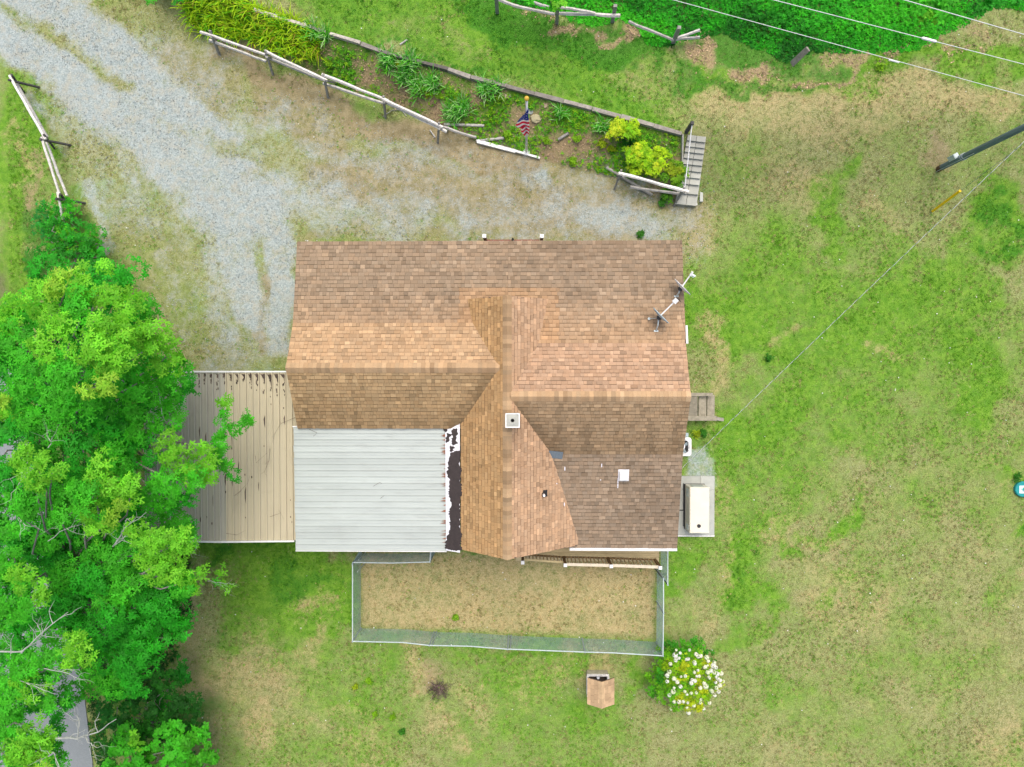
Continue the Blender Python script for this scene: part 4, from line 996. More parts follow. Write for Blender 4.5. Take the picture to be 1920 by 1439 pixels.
part('exhaust_cap', MAT['darkmetal'], lambda b: b.lathe(gc + V3(-0.01, -(gy0 - gy1) / 2 + 0.24, 0.82), [(0.062, 0), (0.062, 0.02), (0.05, 0.03), (0.0, 0.03)], 20), gen)
for j, yy_ in enumerate((gy0 - 0.12, gy0 - 0.22, gy0 - 0.32, gy1 + 0.10, gy1 + 0.19)):
    for k in range(4):
        part('louver', MAT['steel'], lambda b: b.box((gx0 - 0.006, yy_, 0.36 + 0.09 * k), (0.012, 0.075, 0.05)), bod)
part('air_intake', MAT['concrete'], lambda b: b.box((gc.x, gy0 + 0.008, 0.5), (0.40, 0.012, 0.42), col=(1.1, 1.15, 1.15)), bod)
b = MB(); b.tube([at(1282, 907, 0.13), at(1282, 987, 0.13)], 0.018, 6); b.tube([at(1282, 957, 0.13), at(1272, 957, 0.13), at(1268, 957, 0.3)], 0.018, 6)
tag(b.build('gas_pipe', MAT['darkmetal']), 'thin black gas pipe on the pad between house and generator', 'pipe')

ac_c = at(1279, 838, 0.78); h = 0.33
ac = thing('air_conditioner', (ac_c.x, ac_c.y, 0.0), 'pale air conditioner half hidden under the side eave', 'air conditioner')
def rbox(b, c, w, d, z0, z1, r, col=(1, 1, 1), hole=None):
    pts = []
    for (sx, sy, a0) in ((1, 1, 0), (-1, 1, 90), (-1, -1, 180), (1, -1, 270)):
        for k in range(5):
            a = math.radians(a0 + 22.5 * k); pts.append((c.x + sx * (w / 2 - r) + r * math.cos(a), c.y + sy * (d / 2 - r) + r * math.sin(a)))
    n = len(pts)
    if hole is None: b.prism(pts, z0, z1, col)
    else:
        H_ = []
        for (x_, y_) in pts:
            a = math.atan2(y_ - c.y, x_ - c.x); H_.append((c.x + hole * math.cos(a), c.y + hole * math.sin(a)))
        vs = [(*p, z0) for p in pts] + [(*p, z1) for p in pts] + [(*p, z1) for p in H_] + [(*p, z1 - 0.12) for p in H_]
        b.add(vs, [(r_ * n + k, r_ * n + (k + 1) % n, (r_ + 1) * n + (k + 1) % n, (r_ + 1) * n + k) for r_ in range(3) for k in range(n)], col)
part('base_pad', MAT['dishgrey'], lambda b: rbox(b, ac_c, 0.74, 0.80, 0.0, 0.07, 0.03), ac)
part('coil_body', MAT['dishgrey'], lambda b: rbox(b, ac_c, 0.60, 0.60, 0.07, 0.70, 0.08), ac)
part('top_panel', MAT['white'], lambda b: rbox(b, ac_c, 0.62, 0.62, 0.70, 0.78, 0.09, hole=0.25), ac)
part('fan_guard', MAT['darkmetal'], lambda b: (b.lathe(ac_c + V3(0, 0, -0.072), [(0.25, 0), (0.0, 0.0)], 28), [b.tube([ac_c + V3(r_ * math.cos(a_ * 0.2618), r_ * math.sin(a_ * 0.2618), 0.005) for a_ in range(25)], 0.004, 4, caps=False) for r_ in (0.14, 0.18, 0.22, 0.25)]), ac)
part('fan_hub', MAT['white'], lambda b: b.lathe(ac_c + V3(0, 0, -0.01), [(0.10, -0.05), (0.10, 0.012), (0.085, 0.02), (0, 0.02)], 20), ac)
for k in range(4):
    a_ = k * math.pi / 2 + 0.4; d_ = V3(math.cos(a_), math.sin(a_), 0); s_ = V3(-d_.y, d_.x, 0)
    part('fan_blade', MAT['dishgrey'], lambda b: b.add([ac_c + d_ * 0.08 - V3(0, 0, 0.06), ac_c + d_ * 0.23 - s_ * 0.06 - V3(0, 0, 0.07), ac_c + d_ * 0.23 + s_ * 0.08 - V3(0, 0, 0.04), ac_c + d_ * 0.09 + s_ * 0.05 - V3(0, 0, 0.045)], [(0, 1, 2, 3)]), ac)

c = at(1318, 763, 0.3)
sp = thing('side_steps', (c.x, c.y, 0), 'small weathered wooden steps at the side door', 'steps')
def slabpx(b, u0, u1, v0, v1, z, th, col=(1, 1, 1)):
    p = at(u0, v0, z); q = at(u1, v1, z); b.bbox(((p.x + q.x) / 2, (p.y + q.y) / 2, z - th / 2), (abs(q.x - p.x), abs(q.y - p.y), th), 0, 0.008, col)
WG = (0.78, 0.74, 0.60)
for (u0, u1, z, k) in ((1288, 1308, 0.56, 0.75), (1310, 1324.5, 0.40, 1.0), (1326, 1340, 0.22, 1.02)):
    part('tread', MAT['greywood'], lambda b: slabpx(b, u0, u1, 741, 784, z, 0.05, tuple(x * k for x in WG)), sp)
part('side_board', MAT['greywood'], lambda b: slabpx(b, 1290, 1337, 737, 743.5, 0.60, 0.06, WG), sp)
part('side_board', MAT['greywood'], lambda b: slabpx(b, 1290, 1344, 780.5, 789.5, 0.60, 0.06, WG), sp)
for u in (1302, 1332):
    for v in (741, 785):
        q = at(u, v, 0.5); part('leg', MAT['greywood'], lambda b: b.box((q.x, q.y, 0.26), (0.08, 0.08, 0.56), col=(0.6, 0.6, 0.55)), sp)
q = at(1349, 786, 0.1); part('stake', MAT['greywood'], lambda b: b.bar(at(1340, 785, 0.12), at(1357, 787, 0.2), 0.11, 0.08, (0.8, 0.78, 0.72), 0.01), sp)

# ================================================================== REAR DECK
DZ = 0.48; RZ = 1.42
dyF = at(1150, 1053.5, DZ).y; dx1 = at(1236, 1053, DZ).x; dx0 = at(968, 1047, DZ).x
dk = thing('rear_deck', ((dx0 + dx1) / 2, dyF + 0.4, 0), 'narrow wooden rear deck with a pale-topped baluster railing', 'deck')
nb = 8; bw = 0.14
for k in range(nb):
    y_ = dyF + 0.075 + k * (bw + 0.006)
    part('deck_board', MAT['deckboard'], lambda b: b.bbox(((dx0 + dx1) / 2 + random.uniform(-0.02, 0.02), y_, DZ - 0.02), (dx1 - dx0, bw, 0.036), 0, 0.004, (random.uniform(0.88, 1.12),) * 3), dk)
part('joist', MAT['brownwood'], lambda b: [b.box((dx0 + (dx1 - dx0) * (i + 0.5) / 6, dyF + 0.5, 0.22), (0.05, 1.0, 0.44)) for i in range(6)], dk)
posts = [(980, 1055), (1060, 1060), (1146, 1062), (1238, 1065)]
PP = []
for (u, v) in posts:
    q = at(u, v, RZ + 0.04); PP.append(q)
    po = part('rail_post', MAT['brownwood'], lambda b: b.box((q.x, q.y, (RZ + 0.02) / 2 + 0.02), (0.085, 0.085, RZ + 0.02)), dk)
    part('post_cap', MAT['white'], lambda b: b.bbox((q.x, q.y, RZ + 0.06), (0.115, 0.115, 0.05), 0, 0.012), po)
for i, (a, b_) in enumerate(zip(PP[:-1], PP[1:])):
    zt = RZ - 0.02 if i else RZ - 0.28
    a2 = V3(a.x + 0.045, a.y + 0.01, zt); b2 = V3(b_.x - 0.045, b_.y + 0.01, zt)
    part('top_rail', MAT['lightwood'] if i else MAT['deckboard'], lambda b: b.bar(a2, b2, 0.095 if i else 0.06, 0.035, (1.1, 1.08, 1.05) if i else (1, 1, 0.95)), dk)
    part('bottom_rail', MAT['brownwood'], lambda b: b.bar(V3(a2.x, a2.y + 0.02, DZ + 0.10), V3(b2.x, b2.y + 0.02, DZ + 0.10), 0.04, 0.06), dk)
    n = 11
    for k in range(n):
        t = (k + 0.5) / n; q = a2.lerp(b2, t)
        part('baluster', MAT['deckboard'], lambda b: b.box((q.x, q.y + 0.025, (zt + DZ) / 2 + 0.02), (0.035, 0.035, zt - DZ - 0.05), col=(0.95, 0.85, 0.8)), dk)

# ================================================================== CHAIN-LINK DOG RUN
FH = 1.22
def chain_panel(parent, a, b_, z0=0.03, z1=FH - 0.02, pitch=0.075):
    """wires crossing on the diagonal between two points (one panel, one mesh)"""
    a = Vector(a); b_ = Vector(b_); L_ = (b_ - a).xy.length; d = (b_ - a) / L_; d.z = 0; h = z1 - z0; r = 0.0027
    nrm = V3(-d.y, d.x, 0); m_ = MB()
    base = lambda s: a.z + (b_.z - a.z) * s / L_
    s = -h
    while s < L_:
        for sg in (1, -1):
            s0, s1 = (s, s + h); lo, hi = max(s0, 0), min(s1, L_)
            if hi - lo < 0.01: continue
            za, zb = (lo - s0, hi - s0) if sg > 0 else (h - (lo - s0), h - (hi - s0))
            p = a + d * lo; q = a + d * hi; p.z = base(lo) + z0 + za; q.z = base(hi) + z0 + zb
            t = (q - p).normalized(); w = t.cross(nrm)
            vs = [p + nrm * r, p - nrm * r * 0.5 + w * r, p - nrm * r * 0.5 - w * r, q + nrm * r, q - nrm * r * 0.5 + w * r, q - nrm * r * 0.5 - w * r]
            m_.add(vs, [(0, 1, 4, 3), (1, 2, 5, 4), (2, 0, 3, 5)])
        s += pitch
    o = m_.build('chain_link_mesh', MAT['wire'], parent); o['kind'] = 'stuff'; return o
def gpt(u, v, z=FH):
    """ground point under the top of a fence seen at (u, v)"""
    p = atg(u, v, z); return V3(p.x, p.y, gzf(p.x, p.y))
def fence_run(name, label, pts, post_idx, topmat=MAT['steel'], doubles=()):
    G = [gpt(u, v) for u, v in pts]
    t = thing(name, G[0], label, 'fence', 'chain-link fence sections of the dog run')
    for i in post_idx:
        part('post', MAT['steel'], lambda b: b.tube([G[i] - V3(0, 0, 0.1), G[i] + V3(0, 0, FH + 0.03)], 0.026, 8, (0.62, 0.68, 0.72)), t)
        if i in doubles: part('post', MAT['steel'], lambda b: b.tube([G[i] + V3(0.085, 0.01, -0.1), G[i] + V3(0.085, 0.01, FH + 0.01)], 0.022, 8, (0.55, 0.62, 0.66)), t)
    for i in range(len(G) - 1):
        part('top_rail', MAT['steel'], lambda b: b.tube([G[i] + V3(0, 0, FH), G[i + 1] + V3(0, 0, FH)], 0.020, 6, (0.95, 0.98, 0.98)), t)
        chain_panel(t, G[i], G[i + 1])
    return t, G
fence_run('chain_link_fence', 'long lower side of the chain-link dog run with sagging top rail', [(661, 1203), (755, 1205), (805, 1210.5), (880, 1212), (952, 1217.5), (1097, 1223), (1150, 1224.5), (1243, 1230)], [0, 2, 4, 5, 7], doubles=(2, 4))
fence_run('chain_link_fence', 'chain-link side of the dog run nearest the big trees', [(661, 1203), (661, 1058)], [1])
fence_run('chain_link_fence', 'chain-link side of the dog run next to the flowering bush', [(1243, 1230), (1244, 1150), (1244, 1085)], [1, 2])
t_, G_ = fence_run('chain_link_fence', 'short chain-link section against the white patio cover', [(662, 1055), (735, 1056), (806, 1054)], [0, 2])
part('gate_frame', MAT['steel'], lambda b: (b.tube([gpt(669, 1046) + V3(0.05, -0.1, 0.1), gpt(669, 1046) + V3(0.05, -0.1, 1.15)], 0.015, 6), b.tube([gpt(669, 1074) + V3(0, 0, 0.1), gpt(669, 1074) + V3(0, 0, 1.15)], 0.015, 6)), t_)
chain_panel(t_, gpt(662, 1055), gpt(672, 1036))
chain_panel(t_, gpt(806, 1054), gpt(808, 1030))
part('gate_rail', MAT['steel'], lambda b: b.tube([gpt(806, 1054) + V3(0, 0, FH), gpt(808, 1030) + V3(0, 0, FH)], 0.02, 6), t_)
t_, G_ = fence_run('chain_link_gate', 'open chain-link gate beside the end of the rear deck', [(1252, 1034), (1252, 1097)], [0, 1])
part('gate_rail', MAT['darkmetal'], lambda b: b.tube([gpt(1252, 1097) + V3(0, 0, FH), at(1226, 1064, 0.4)], 0.014, 6), t_)

# ================================================================== WISHING WELL
wz = 0.40; wc = at(1119, 1276, 0.0); ww = 0.70
well = thing('wishing_well', (wc.x, wc.y, 0), 'small square wooden wishing well under a tan shingled gable roof', 'well')
for dx_, dy_, sx, sy in ((0, ww / 2, ww, 0.04), (0, -ww / 2, ww, 0.04), (ww / 2, 0, 0.04, ww - 0.05), (-ww / 2, 0, 0.04, ww - 0.05)):
    for k in range(3):
        part('side_plank', MAT['greywood'], lambda b: b.box((wc.x + dx_, wc.y + dy_, 0.065 + 0.128 * k), (sx, sy, 0.122), col=(1.0 + 0.1 * k, 0.95 + 0.1 * k, 0.75 + 0.1 * k)), well)
for dx_, dy_, sx, sy in ((0, ww / 2, ww + 0.06, 0.08), (0, -ww / 2, ww + 0.06, 0.08), (ww / 2, 0, 0.08, ww - 0.09), (-ww / 2, 0, 0.08, ww - 0.09)):
    part('rim_board', MAT['greywood'], lambda b: b.bbox((wc.x + dx_, wc.y + dy_, wz), (sx, sy, 0.035), 0, 0.006, (1.5, 1.5, 1.5)), well)
part('dark_fill', MAT['drytwig'], lambda b: b.box((wc.x, wc.y, 0.04), (ww - 0.06, ww - 0.06, 0.12), col=(0.5, 0.5, 0.45)), well)
part('inner_pipe', MAT['white'], lambda b: b.tube([(wc.x + 0.02, wc.y + 0.22, 0.05), (wc.x + 0.02, wc.y + 0.22, 0.3)], 0.05, 10), well)
rcx = at(1126.5, 1298, 1.22).x; ry0 = at(1126, 1271.5, 1.22).y; ry1 = at(1126, 1321, 1.22).y; rw = at(1151.5, 1298, 1.22).x - rcx; rz0, rz1 = 1.22, 1.52
for s_ in (-1, 1):
    part('post', MAT['greywood'], lambda b: b.box((wc.x + s_ * (ww / 2 - 0.05), wc.y - 0.1, 0.62), (0.06, 0.06, 1.2)), well)
rf = MB()
for s_ in (-1, 1):
    vs = [V3(rcx, ry0, rz1 - 0.02), V3(rcx + s_ * rw, ry0, rz0 - 0.02), V3(rcx + s_ * rw, ry1, rz0 - 0.02), V3(rcx, ry1, rz1 - 0.02)]
    rf.add(vs + [v - V3(0, 0, 0.03) for v in vs], [(0, 1, 2, 3), (7, 6, 5, 4), (0, 4, 5, 1), (1, 5, 6, 2), (2, 6, 7, 3), (3, 7, 4, 0)])
rf = rf.build('roof', MAT['deckwood'], well)
rz_keep = len(SH_ALL)
for s_ in (-1, 1):
    d = V3(s_ * rw, 0, rz0 - rz1); Ld = d.length; d.normalize(); n_ = V3(0, 1, 0).cross(d); n_ = n_ if n_.z > 0 else -n_
    for r in range(4):
        y_ = ry1
        while y_ < ry0 - 0.01:
            w = random.uniform(0.12, 0.24); y2 = min(y_ + w, ry0); e = Ld / 4; o_ = V3(rcx, 0, rz1)
            P = lambda yy_, tt, hh: o_ + V3(0, yy_, 0) + d * tt + n_ * hh
            t0, t1 = max(r * e - 0.02, 0), (r + 1) * e + 0.004; th = random.choice((0.006, 0.012))
            tb = r * e + 0.012; vs = [P(y_ + 0.002, t0, 0.0), P(y2 - 0.002, t0, 0.0), P(y2 - 0.002, tb, 0.002), P(y_ + 0.002, tb, 0.002), P(y2 - 0.002, tb, 0.002), P(y_ + 0.002, tb, 0.002), P(y2 - 0.002, t1, th), P(y_ + 0.002, t1, th), P(y_ + 0.002, t0, -0.01), P(y2 - 0.002, t0, -0.01), P(y2 - 0.002, t1, -0.015), P(y_ + 0.002, t1, -0.015)]
            shingle_obj(vs, np.array((0.60, 0.42, 0.25)) * random.choice((0.86, 0.95, 1.0, 1.05, 1.15)), 'shingle', False, rf); y_ = y2
k_ = ry1
while k_ < ry0 - 0.02:
    e = 0.155; b = MB(); y2 = min(k_ + e, ry0 - 0.004)
    b.add([V3(rcx - 0.09, k_, rz1 - 0.055), V3(rcx, k_, rz1 + 0.022), V3(rcx + 0.09, k_, rz1 - 0.055), V3(rcx - 0.09, y2, rz1 - 0.055), V3(rcx, y2, rz1 + 0.022), V3(rcx + 0.09, y2, rz1 - 0.055)], [(0, 1, 4, 3), (1, 2, 5, 4), (0, 2, 1), (3, 4, 5)], tuple(np.array((0.62, 0.44, 0.26)) * random.choice((0.9, 1.0, 1.1))))
    b.build('ridge_shingle', MAT['shingle'], rf); k_ += e

# ================================================================== UTILITY POLE, WIRES, GUY
pb = atg(1760, 317); PH = 9.5
pol = thing('utility_pole', pb, 'dark blue-grey wooden utility pole beside the yellow guy guard', 'utility pole')
shaft = part('shaft', MAT['pole'], lambda b: b.tube([pb - V3(0, 0, 0.3), pb + V3(0, 0, 0.12), pb + V3(0, 0, 3), pb + V3(0, 0, PH)], [0.098, 0.096, 0.092, 0.085], 16), pol, True)
part('butt', MAT['polebase'], lambda b: b.tube([pb - V3(0, 0, 0.05), pb + V3(0, 0, 0.22)], 0.101, 16), pol)
part('conduit', MAT['steel'], lambda b: b.tube([pb + V3(-0.065, -0.085, 0), pb + V3(-0.06, -0.08, 1.95)], 0.010, 6), pol)
mp_ = pb + V3(-0.12, 0.085, 1.02)
mbx = part('meter_box', MAT['steel'], lambda b: b.bbox(mp_, (0.16, 0.16, 0.34), math.radians(30), 0.02, (0.95, 0.95, 0.95)), pol)
part('strap', MAT['steel'], lambda b: (b.tube([pb + V3(0.104 * math.cos(a * 0.3927), 0.104 * math.sin(a * 0.3927), 1.32) for a in range(17)], 0.008, 4, caps=False), b.tube([pb + V3(0.104 * math.cos(a * 0.3927), 0.104 * math.sin(a * 0.3927), 1.42) for a in range(17)], 0.008, 4, caps=False)), pol)
att = pb + V3(-0.12, 0, 5.55)
anchor = atg(1746, 398.5)
gw = thing('guy_wire', anchor, 'guy wire with a bright yellow guard anchored beside the pole', 'guy wire')
gtop = pb + V3(0, 0, 6.3); gd = (gtop - anchor).normalized()
part('cable', MAT['steel'], lambda b: b.tube([anchor, gtop], 0.006, 5, (0.5, 0.5, 0.5)), gw)
g_end = anchor + gd * 2.0
lo_, hi_ = 0.3, 4.0
part('guard', MAT['yellow'], lambda b: b.tube([anchor + gd * 0.08, anchor + gd * 1.62], 0.042, 8), gw)
part('anchor_rod', MAT['darkmetal'], lambda b: b.tube([anchor - V3(0, 0, 0.1), anchor + gd * 0.1], 0.015, 6), gw)
# service drop: insulated legs twisted round a bare neutral
hs = at(1276, 881, 2.20)
drop = thing('service_drop', hs, 'twisted overhead service cable crossing the lawn from pole to house', 'power cable')
nseg = 560; base_pts = []
for i in range(nseg + 1):
    t = i / nseg; p = hs.lerp(att, t); p.z -= 4 * 0.10 * t * (1 - t); base_pts.append(p)
for (ph, mat, r) in ((0, MAT['whitewire'], 0.0046), (3.14, MAT['pole'], 0.0044)):
    d_ = (att - hs).normalized(); s_ = d_.cross(V3(0, 0, 1)).normalized(); u_ = s_.cross(d_)
    part('strand', mat, lambda b: b.tube([p + (s_ * math.cos(i / nseg * 2 * math.pi * 34 + ph) + u_ * math.sin(i / nseg * 2 * math.pi * 34 + ph)) * 0.0055 for i, p in enumerate(base_pts)], r, 4), drop)
part('wall_clamp', MAT['darkmetal'], lambda b: b.bar(hs, hs + V3(-0.45, -0.05, 0.02), 0.03, 0.03), drop)
for (u0, v0, u1, v1, z, lab, r) in ((1262, 0, 1920, 180, 8.2, 'lowest of the three overhead wires crossing the wooded corner', 0.0075), (1450, 0, 1920, 121, 8.8, 'middle overhead wire carrying a bright splice sleeve', 0.008), (1695, 0, 1920, 65, 9.2, 'overhead wire nearest the photo corner above the treetops', 0.009)):
    a = at(u0, v0, z); b_ = at(u1, v1, z); d_ = (b_ - a).normalized(); w = thing('power_line', a - d_ * 40, lab, 'power line', 'overhead wires at the wooded corner')
    part('conductor', MAT['whitewire'], lambda b: b.tube([a - d_ * 45, a, b_, b_ + d_ * 45], r, 6), w)
    if z == 8.8:
        q = at(1742, 75, z); part('splice', MAT['white'], lambda b: b.tube([q - d_ * 0.17, q - d_ * 0.14, q + d_ * 0.14, q + d_ * 0.17], [0.012, 0.03, 0.03, 0.012], 8), w)
    if z == 8.2:
        q = at(1676, 115, z); part('splice', MAT['whitewire'], lambda b: b.tube([q - d_ * 0.12, q + d_ * 0.12], 0.019, 8), w)

# teal riser lid cut by the photo edge
lc = atg(1919, 918, 0.12)
lid = thing('access_lid', (lc.x, lc.y, 0), 'round teal plastic access lid with a white square sticker in the grass', 'access lid')
lr = 0.265
ld = part('lid', MAT['teal'], lambda b: b.lathe((lc.x, lc.y, lc.z), [(lr, -0.14), (lr, -0.02), (lr - 0.02, 0.0), (lr - 0.05, 0.0), (lr - 0.06, -0.008), (0, -0.008)], 36), lid)
stk = part('sticker', MAT['white'], lambda b: b.box((lc.x, lc.y - 0.005, lc.z - 0.003), (0.27, 0.26, 0.006)), ld)
def ring(b, r0, r1, z): 
    n = 28; vs = [(lc.x + 0.015 + r * math.cos(2 * math.pi * k / n), lc.y + r * math.sin(2 * math.pi * k / n), z) for r in (r0, r1) for k in range(n)]
    b.add(vs, [(k, (k + 1) % n, n + (k + 1) % n, n + k) for k in range(n)])
part('emblem', MAT['tealdeep'], lambda b: (ring(b, 0.085, 0.070, lc.z + 0.003), ring(b, 0.055, 0.0, lc.z + 0.003)), lid)

# ================================================================== FLAGPOLE AND FLAG
fb = atg(987, 286); FPH = 4.75
fp = thing('flagpole', fb, 'white flagpole with a gold ball standing in the garden bed', 'flagpole')
part('shaft', MAT['white'], lambda b: b.tube([fb - V3(0, 0, 0.1), fb + V3(0, 0, FPH)], [0.042, 0.034], 12), fp, True)
part('finial', MAT['gold'], lambda b: b.lathe(fb + V3(0, 0, FPH + 0.06), [(0.07 * math.sin(math.pi * k / 8), -0.07 * math.cos(math.pi * k / 8)) for k in range(9)], 14), fp, True)
part('cleat', MAT['steel'], lambda b: b.box(fb + V3(0, -0.05, 1.1), (0.03, 0.04, 0.14)), fp)
part('halyard', MAT['greywood'], lambda b: b.tube([fb + V3(-0.03, -0.055, 1.1), fb + V3(-0.03, -0.05, FPH - 0.05)], 0.006, 4), fp)
part('base_collar', MAT['white'], lambda b: b.lathe(fb, [(0.12, -0.05), (0.12, 0.05), (0.06, 0.09), (0.04, 0.09)], 14), fp)
ftop = fb.z + 4.30; fbot = fb.z + 1.95
flag = thing('flag', (fb.x - 0.15, fb.y - 0.05, fbot), 'limp American flag hanging from the white flagpole', 'flag')
def flag_pt(s, t):
    """s down the flag 0..1, t across from the hoist 0..1"""
    wid = np.interp(s, [0, 0.10, 0.35, 0.52, 0.60, 0.64, 0.80, 1.0], [0.04, 0.10, 0.31, 0.41, 0.37, 0.25, 0.25, 0.12])
    droop = 0.07 * t * (1 - s) ** 0.3 * (1 if s < 0.62 else 0.3)
    x = fb.x + 0.07 - wid * t - 0.02 * math.sin(7 * s); y = fb.y - 0.06 - 0.03 * math.sin(t * 7.5 + s * 2.2) * (0.3 + s) - 0.04 * t
    z = ftop + (fbot - ftop) * s - droop
    return V3(x, y, z)
NS, NT = 52, 14
cant = 0.40
def stripe_of(s):
    if s < cant: return 'blue'
    k = int((s - cant) / (1 - cant) * 9)
    return 'white' if k % 2 == 0 else 'red'
bands = {}
for i in range(NS):
    sm = (i + 0.5) / NS
    kb = 'flag_canton' if sm < cant else ('flag_stripe', int((sm - cant) / (1 - cant) * 9))
    bands.setdefault(kb, []).append(i)
for kb, rows in bands.items():
    b = MB(); i0, i1 = rows[0], rows[-1] + 1; vs = []
    for i in range(i0, i1 + 1):
        for j in range(NT + 1): vs.append(flag_pt(i / NS, j / NT))
    fs = [(r * (NT + 1) + j, r * (NT + 1) + j + 1, (r + 1) * (NT + 1) + j + 1, (r + 1) * (NT + 1) + j) for r in range(i1 - i0) for j in range(NT)]
    b.add(vs, fs)
    if kb == 'flag_canton': o = b.build('canton', MAT['flagblue'], flag, True); canton = o
    else: b.build('stripe', MAT['flagwhite'] if kb[1] % 2 == 0 else MAT['flagred'], flag, True)
for (s, t) in ((0.16, 0.25), (0.20, 0.6), (0.24, 0.25), (0.26, 0.8), (0.29, 0.5), (0.33, 0.2), (0.34, 0.75), (0.36, 0.48)):
    p = flag_pt(s, t); e1 = (flag_pt(s, t + 0.05) - p).normalized(); e2 = (flag_pt(s + 0.02, t) - p).normalized(); n_ = e1.cross(e2).normalized(); n_ = n_ if n_.dot(V3(0, -1, 0.5)) > 0 else -n_
    vs = [p + n_ * 0.008] + [p + n_ * 0.008 + (e1 * math.cos(k * math.pi / 5) + e2 * math.sin(k * math.pi / 5)) * (0.036 if k % 2 == 0 else 0.015) for k in range(10)]
    b = MB(); b.add(vs, [(0, 1 + k, 1 + (k + 1) % 10) for k in range(10)]); b.build('star', MAT['flagwhite'], canton)

# ================================================================== RAIL FENCES, STEPS, EDGING
def rail(b, a, c_, r=0.045, col=(1, 1, 1), sag=0.0, n=5):
    P = []
    for k in range(n + 1):
        t = k / n; p = Vector(a).lerp(Vector(c_), t); p += V3(random.uniform(-0.012, 0.012), random.uniform(-0.012, 0.012), -sag * 4 * t * (1 - t)); P.append(p)
    b.tube(P, [r * random.uniform(0.85, 1.1) for _ in P], 5, col)
def rail_fence(label, posts, rails, H_=0.95, buck=True, zoff=0.0, r=0.05, light=1.25, wood='greywood', legcol=(0.75, 0.77, 0.75)):
    """posts: photo pixels of the post tops; rails: pixel pairs with heights above ground"""
    T0 = [atg(u, v, H_) for u, v in posts]
    t = thing('split_rail_fence', (T0[0].x, T0[0].y, gzf(T0[0].x, T0[0].y)), label, 'fence', 'weathered split-rail fences')
    for i, p in enumerate(T0):
        g = gzf(p.x, p.y); a = T0[max(i - 1, 0)]; c_ = T0[min(i + 1, len(T0) - 1)]; d = (c_ - a); d.z = 0; d.normalize(); s = V3(-d.y, d.x, 0)
        if buck:
            for sg in (-1, 1):
                part('post', MAT[wood], lambda b: b.bar(V3(p.x, p.y, g - 0.05) + s * (0.30 * sg) + d * 0.05 * sg, V3(p.x, p.y, g + H_ + 0.10) - s * (0.09 * sg) + d * 0.05 * sg, 0.065, 0.06, legcol, 0.01), t)
        else:
            part('post', MAT[wood], lambda b: b.bar(V3(p.x, p.y, g - 0.1), V3(p.x + random.uniform(-0.04, 0.04), p.y, g + H_ + 0.08), 0.12, 0.10, legcol, 0.012), t)
    for (u0, v0, h0, u1, v1, h1, k) in rails:
        a = atg(u0, v0, h0); c_ = atg(u1, v1, h1)
        part('rail', MAT['greywood'], lambda b: rail(b, a, c_, r * random.uniform(0.9, 1.1), (light * k,) * 3), t)
    return t
rail_fence('long split-rail fence on crossed posts between driveway and garden bed', [(397, 66), (501, 104), (609, 148), (721, 189), (824, 238)],
           [(376, 60, 0.95, 498, 103, 0.92, 1.25), (392, 75, 0.55, 500, 116, 0.50, 1.2), (496, 96, 1.0, 614, 152, 0.95, 1.35), (498, 107, 0.7, 606, 150, 0.7, 0.85), (604, 140, 1.0, 728, 189, 0.98, 1.35), (606, 157, 0.45, 722, 195, 0.5, 1.1), (716, 185, 0.98, 830, 239, 0.95, 1.35), (720, 190, 0.8, 838, 247, 0.85, 1.3), (826, 237, 0.8, 892, 258, 0.12, 0.95)])
rail_fence('split-rail fence on dark crossed posts along the far lawn edge of the drive', [(23, 148), (82, 259), (112, 370)],
           [(18, 142, 0.95, 86, 262, 0.95, 1.5), (32, 158, 0.6, 88, 258, 0.62, 1.1), (78, 258, 0.95, 112, 366, 0.95, 1.2), (86, 264, 0.6, 125, 368, 0.58, 1.35), (107, 360, 0.95, 118, 412, 0.7, 1.4), (124, 372, 0.5, 135, 415, 0.1, 0.7)], wood='darkwood')
rail_fence('short split-rail fence with a white top rail beside the yellow shrubs', [(1166, 327), (1283, 358)],
           [(1160, 325, 0.98, 1291, 360, 0.95, 1.75), (1182, 351, 0.35, 1278, 364, 0.4, 0.95)], buck=True)
rail_fence('broken split-rail fence in front of the green vines on the upper lawn', [(930, -4), (1047, 16), (1155, 13), (1274, 54)],
           [(935, 0, 0.9, 972, 13, 0.75, 1.1), (970, 12, 0.75, 1040, 28, 0.7, 1.15), (1000, 5, 0.85, 1032, 15, 0.8, 1.2), (1046, 13, 0.92, 1116, 25, 0.75, 1.2), (1046, 25, 0.65, 1163, 30, 0.65, 1.35), (1178, 41, 0.5, 1264, 76, 0.3, 0.9), (1270, 72, 0.5, 1312, 57, 0.6, 1.25), (1268, 74, 0.3, 1312, 70, 0.3, 1.1)], buck=False, light=1.1, legcol=(0.75, 0.78, 0.74))
for (pts, r, k, lab) in (([(833, 233.5), (870, 234.5), (908, 236)], 0.05, 1.2, 'grey fallen fence rail lying across the iris leaves'), ([(1137, 314), (1180, 340), (1223, 366)], 0.055, 0.95, 'grey fence rail leaning under the white-railed short fence'), ([(893, 264.5), (945, 259)], 0.05, 1.15, 'short grey pole on the mulch beside the white edging boards'),
                         ([(806, 244), (816, 258)], 0.025, 1.2, 'short stick at the foot of the last crossed fence post'), ([(1047, 262), (1066, 250)], 0.05, 0.8, 'short weathered log in the mulch between flagpole and yellow shrub'), ([(750, 84), (763, 75)], 0.03, 1.0, 'grey stick lying on the upper lawn above the irises'), ([(718, 219), (735, 207), (752, 206), (762, 218)], 0.014, 1.0, 'curved fallen branch at the foot of the long rail fence')):
    b = MB(); b.tube([atg(u, v, r + 0.02) for u, v in pts], r, 6, (k,) * 3); tag(b.build('fallen_rail', MAT['greywood']), lab, 'rail', 'loose rails and sticks')
eb = thing('edging_board', atg(950, 281), 'pair of white boards edging the bed in front of the flagpole', 'edging')
